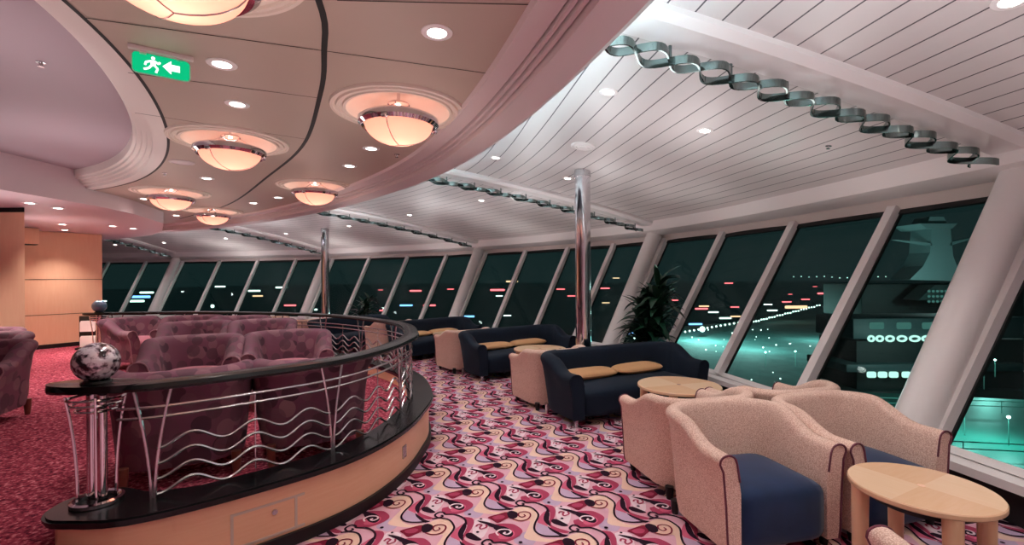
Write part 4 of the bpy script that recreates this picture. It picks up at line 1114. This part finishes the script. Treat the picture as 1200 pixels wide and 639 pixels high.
# ------------------------------------------------------------------ night outside
def exterior():
    sea = mat('night_water', (10, 34, 36), 0.25, noise=0.3, nscale=0.3)
    b = MB(); b.prism([(-1500, -200), (2500, -200), (2500, 3000), (-1500, 3000)], -31, -30); struct('water', b, sea, 'dark harbour water far below the windows', 'water', smooth=0)
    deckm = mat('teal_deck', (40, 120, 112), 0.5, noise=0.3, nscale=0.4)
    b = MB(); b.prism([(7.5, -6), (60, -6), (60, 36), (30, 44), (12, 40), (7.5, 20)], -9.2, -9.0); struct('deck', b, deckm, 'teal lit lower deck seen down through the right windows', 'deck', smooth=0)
    rail = mat('deck_rail', (150, 190, 184), 0.5)
    for (x0, y0, x1, y1, lab) in ((14, 30, 58, 22, 'near'), (16, 40, 60, 33, 'far')):
        r = thing('deck_railing', 'thin pale railing on the %s side of the teal deck' % lab, 'railing', (x0, y0, -9.0))
        m = MB(); 
        for z in (-8.1, -8.5): m.tube([(x0, y0, z), (x1, y1, z)], 0.035, 5)
        m.build('rails', rail, r, world=True)
        m = MB()
        for k in range(15): q = k / 14; m.tube([(x0 + (x1 - x0) * q, y0 + (y1 - y0) * q, -9), (x0 + (x1 - x0) * q, y0 + (y1 - y0) * q, -8.1)], 0.03, 5)
        m.build('posts', rail, r, world=True)
    lampw = emit('deck_lamp_glow', (214, 255, 246), 6.0); first = None
    for px, py in ((1130, 479), (1182, 489), (1153, 434), (1166, 422), (882, 453), (917, 454), (897, 413), (932, 412)):
        p = at(px, py, -7.2); d = p.length
        if first is None:
            r = thing('deck_lamp', 'small white lamp standing on the deck outside', 'deck lamp', (0, 0, 0), 0, 'deck lamps outside')
            m = MB(); m.lathe([(0.001, -0.1), (0.07, -0.07), (0.1, 0), (0.07, 0.07), (0.001, 0.1)], (0, 0, 0), 12); m.build('globe', lampw, r); m = MB(); m.tube([(0, 0, -1.8), (0, 0, -0.1)], 0.03, 6); m.build('stem', rail, r); first = r
            r.location = p
        else: r = dup(first, p, 0, None, 'deck lamps outside')
        ld = bpy.data.lights.new('deck_lamp_light', 'POINT'); ld.energy = 300; ld.color = (0.35, 1.0, 0.9); ld.shadow_soft_size = 0.3
        lo = bpy.data.objects.new('deck_lamp_light', ld); C.objects.link(lo); lo.location = p + Vector((0, 0, 0.5))
    # moored ship opposite
    hull = mat('ship_hull', (44, 70, 72), 0.6); dark = mat('ship_dark', (16, 34, 34), 0.7); lit = emit('ship_window_glow', (200, 236, 226), 0.9); dim = emit('ship_window_dim', (90, 140, 134), 0.35)
    Y = 95.0
    def q(px, py, y=Y): return atY(px, py, y)
    c = q(1060, 460); root = thing('moored_ship', 'pale moored ship with lit portholes and deck windows seen through the right pane', 'ship', (c.x, c.y, -30), 0)
    def blk(px0, py0, px1, py1, y, dep, m, name):
        a = q(px0, py1, y); b_ = q(px1, py0, y); mm = MB(); mm.box(((a.x + b_.x) / 2, y + dep / 2, (a.z + b_.z) / 2), (b_.x - a.x, dep, b_.z - a.z), bevel=0.3); return mm.build(name, m, root, world=True)
    blk(985, 458, 1200, 520, Y, 14, dark, 'hull')
    blk(1000, 372, 1200, 398, Y, 12, hull, 'upper_deck')
    blk(1004, 398, 1200, 458, Y + 2, 12, dark, 'middle_deck')
    blk(992, 426, 1200, 437, Y, 13, hull, 'deck_band')
    for k, px in enumerate((1021, 1031, 1043, 1057, 1072, 1087)):
        a = q(px, 397, Y - .2); m = MB(); s = 0.55 + 0.1 * k
        m.tube([(a.x + s * math.cos(t), a.y, a.z + .5 * math.sin(t)) for t in [2 * PI * i / 14 for i in range(14)]], 0.22, 6, closed=True); m.build('porthole', lit, root, world=True)
    for px in (1017, 1030, 1043, 1058, 1072): blk(px, 436, px + 10, 443, Y - .3, .3, lit, 'deck_window')
    for px in (1020, 1052, 1082, 1100): blk(px, 378, px + 16, 386, Y - .3, .3, dim, 'cabin_window')
    # terminal with a glazed roof and a control tower
    root2 = thing('harbour_terminal', 'dim terminal building with a tall mast tower behind the moored ship', 'building', (130, 150, -30), 0)
    root = root2; tm = mat('tower_concrete', (104, 128, 130), 0.7)
    def blk2(px0, py0, px1, py1, y, dep, m, name):
        a = q(px0, py1, y); b_ = q(px1, py0, y); mm = MB(); mm.box(((a.x + b_.x) / 2, y + dep / 2, (a.z + b_.z) / 2), (b_.x - a.x, dep, b_.z - a.z), bevel=0.4); return mm.build(name, m, root2, world=True)
    def rays(poly, y, dep, m, name):
        pts = [q(a, b_, y) for a, b_ in poly]; n = len(pts); mm = MB(); mm.add(pts + [p + Vector((0, dep, 0)) for p in pts], [tuple(range(n)), tuple(range(n, 2 * n))[::-1]] + [(i, (i + 1) % n, n + (i + 1) % n, n + i) for i in range(n)]); return mm.build(name, m, root2, world=True, smooth=0)
    rays([(1066, 328), (1082, 312), (1090, 296), (1092, 268), (1114, 268), (1117, 300), (1124, 318), (1136, 330)], 150, 8, tm, 'tower_shaft')
    rays([(1078, 262), (1122, 262), (1116, 268), (1086, 268)], 149, 10, tm, 'tower_platform')
    rays([(1090, 254), (1106, 254), (1110, 262), (1086, 262)], 150, 6, tm, 'tower_head')
    rays([(1050, 281), (1092, 285), (1092, 288)], 150, 2, tm, 'tower_arm'); rays([(1114, 284), (1152, 276), (1114, 288)], 150, 2, tm, 'tower_arm')
    blk2(1010, 332, 1200, 372, 160, 20, dark, 'hall')
    rays([(1076, 352), (1096, 334), (1130, 334), (1140, 352)], 148, 6, dark, 'roof_lantern')
    for i in range(7):
        for j in range(3): blk2(1088 + i * 5, 340 + j * 6, 1091 + i * 5, 343 + j * 6, 147, .5, dim, 'lantern_pane')
    # dark treeline and quay
    b = MB(); rnd = random.Random(4)
    # distant lights; the bars imitate exposure trails of moving lights
    cols = {'white': emit('far_light_white', (226, 255, 246), 2.2), 'red': emit('far_light_red', (255, 96, 104), 2.0), 'blue': emit('far_light_blue', (130, 176, 255), 1.6), 'amber': emit('far_light_amber', (255, 190, 150), 1.2)}
    meshes = {}
    def mesh_for(c, kind):
        if (c, kind) not in meshes:
            m = MB()
            if kind == 'bar': m.box((0, 0, 0), (1, 0.1, 0.13), bevel=0.04)
            else: m.lathe([(0.001, -.5), (.35, -.35), (.5, 0), (.35, .35), (.001, .5)], (0, 0, 0), 8)
            o = m.build('distant_lamp_or_trail', cols[c]); meshes[(c, kind)] = o; return o, True
        return meshes[(c, kind)], False
    def lamp(px, py, w, c, kind, D=320):
        D = min(D, 27.0 * F / max(1, py - 324)); p = atY(px, py, D); o, fresh = mesh_for(c, kind)
        if not fresh: o = o.copy(); C.objects.link(o)
        s = w / F * D; o.location = p; o.scale = (s, s, s)
        words = {'bar': 'long %s bar imitating the exposure trail of a light in the dark harbour', 'dot': 'small %s light point out in the dark harbour'}[kind] % c
        tag(o, words, 'harbour light', '%s %s lights in the harbour' % (c, 'exposure trail' if kind == 'bar' else 'point'), 'thing')
    bars = [(583, 340, 17, 'red'), (585, 347, 8, 'white'), (548, 371, 16, 'blue'), (487, 341, 14, 'red'), (503, 358, 15, 'red'), (476, 358, 15, 'blue'), (450, 364, 11, 'red'), (528, 339, 8, 'red'), (446, 340, 6, 'red'), (594, 370, 10, 'white'),
            (657, 339, 10, 'red'), (670, 347, 10, 'red'), (709, 338, 11, 'red'), (710, 355, 9, 'amber'), (790, 352, 10, 'red'), (822, 362, 15, 'red'), (825, 359, 12, 'amber'), (854, 332, 10, 'red'), (861, 360, 10, 'red'), (850, 373, 14, 'white'), (836, 366, 12, 'white'), (815, 380, 16, 'blue'), (862, 371, 12, 'amber'),
            (922, 354, 11, 'red'), (944, 351, 10, 'red'), (926, 345, 5, 'red'), (955, 336, 5, 'red'), (933, 360, 26, 'amber'), (905, 364, 12, 'white'), (900, 357, 10, 'white'), (965, 344, 14, 'red'),
            (258, 336, 12, 'white'), (298, 341, 14, 'white'), (330, 337, 14, 'white'), (340, 358, 14, 'red'), (370, 343, 10, 'red'), (365, 363, 14, 'white'), (120, 353, 10, 'white'), (165, 348, 22, 'blue'), (172, 343, 16, 'white'), (160, 353, 18, 'white'), (302, 347, 12, 'amber'), (735, 391, 14, 'blue'), (748, 378, 16, 'white'), (722, 326, 8, 'amber'), (600, 330, 14, 'amber')]
    for px, py, w, c in bars: lamp(px, py, w, c, 'bar')
    dots = [(823, 386, 7, 'white'), (745, 396, 5, 'white'), (249, 359, 4, 'white')]
    for k in range(26): dots.append((883 + 3.1 * k, 377 - 0.78 * k + (k % 3) * .4, 2.2 - .02 * k, 'white'))
    for k in range(14): dots.append((803 + 5.2 * k, 389 - 0.9 * k, 2.4, 'white'))
    for k in range(16): dots.append((930 + 9 * k, 325 + rnd.uniform(-1, 1), 1.0, 'white'))
    for k in range(44): dots.append((rnd.uniform(800, 1000), rnd.uniform(384, 452), rnd.uniform(.8, 2.0), 'white'))
    for k in range(20): dots.append((rnd.uniform(1130, 1198), rnd.uniform(350, 470), rnd.uniform(.8, 2.0), 'white'))
    for px, py, w, c in dots: lamp(px, py, w, c, 'dot')
    # quay yard below the plant, lit by added lights
    yard = mat('quay_yard', (90, 130, 128), 0.8, noise=0.5, nscale=0.15)
    A = [at(790, 384, -29.9), at(880, 378, -29.9), at(1000, 352, -29.9), at(1010, 470, -29.9), at(800, 470, -29.9)]
    b.prism([(p.x, p.y) for p in A], -29.9, -29.4); struct('quay', b, yard, 'quay across the water under added lights', 'quay', smooth=0)
    for px, py, e in ((822, 400, 26000), (880, 410, 12000), (960, 400, 9000)):  # added point lights without fixtures, for a teal glow on the quay
        p = at(px, py, -29.4); ld = bpy.data.lights.new('quay_fill_light', 'POINT'); ld.energy = e; ld.color = (.6, 1, .97); ld.shadow_soft_size = 1
        lo = bpy.data.objects.new('quay_fill_light', ld); C.objects.link(lo); lo.location = p + Vector((0, 0, 12))
    for P_, e in ((q(1128, 338, 128), 10000), (q(1118, 405, 80), 3500)):  # added fill lights without fixtures, lifting the tower and the ship
        ld = bpy.data.lights.new('harbour_fill_light', 'POINT'); ld.energy = e; ld.color = (.75, 1, .98); ld.shadow_soft_size = .5
        lo = bpy.data.objects.new('harbour_fill_light', ld); C.objects.link(lo); lo.location = P_
    w = bpy.data.worlds.new('night'); sc.world = w; w.use_nodes = True; bg = w.node_tree.nodes['Background']; bg.inputs[0].default_value = (0.0055, 0.0115, 0.0122, 1); bg.inputs[1].default_value = 1.0
exterior()

# ------------------------------------------------------------------ render look
sc.view_settings.view_transform = 'Standard'; sc.view_settings.look = 'None'; sc.view_settings.gamma = 1; sc.view_settings.use_curve_mapping = False
sc.view_settings.exposure = 0.85
cy = sc.cycles
cy.use_denoising = True; cy.max_bounces = 8; cy.diffuse_bounces = 4; cy.glossy_bounces = 4; cy.transparent_max_bounces = 12; cy.transmission_bounces = 4
cy.sample_clamp_indirect = 4.0; cy.caustics_reflective = False; cy.caustics_refractive = False
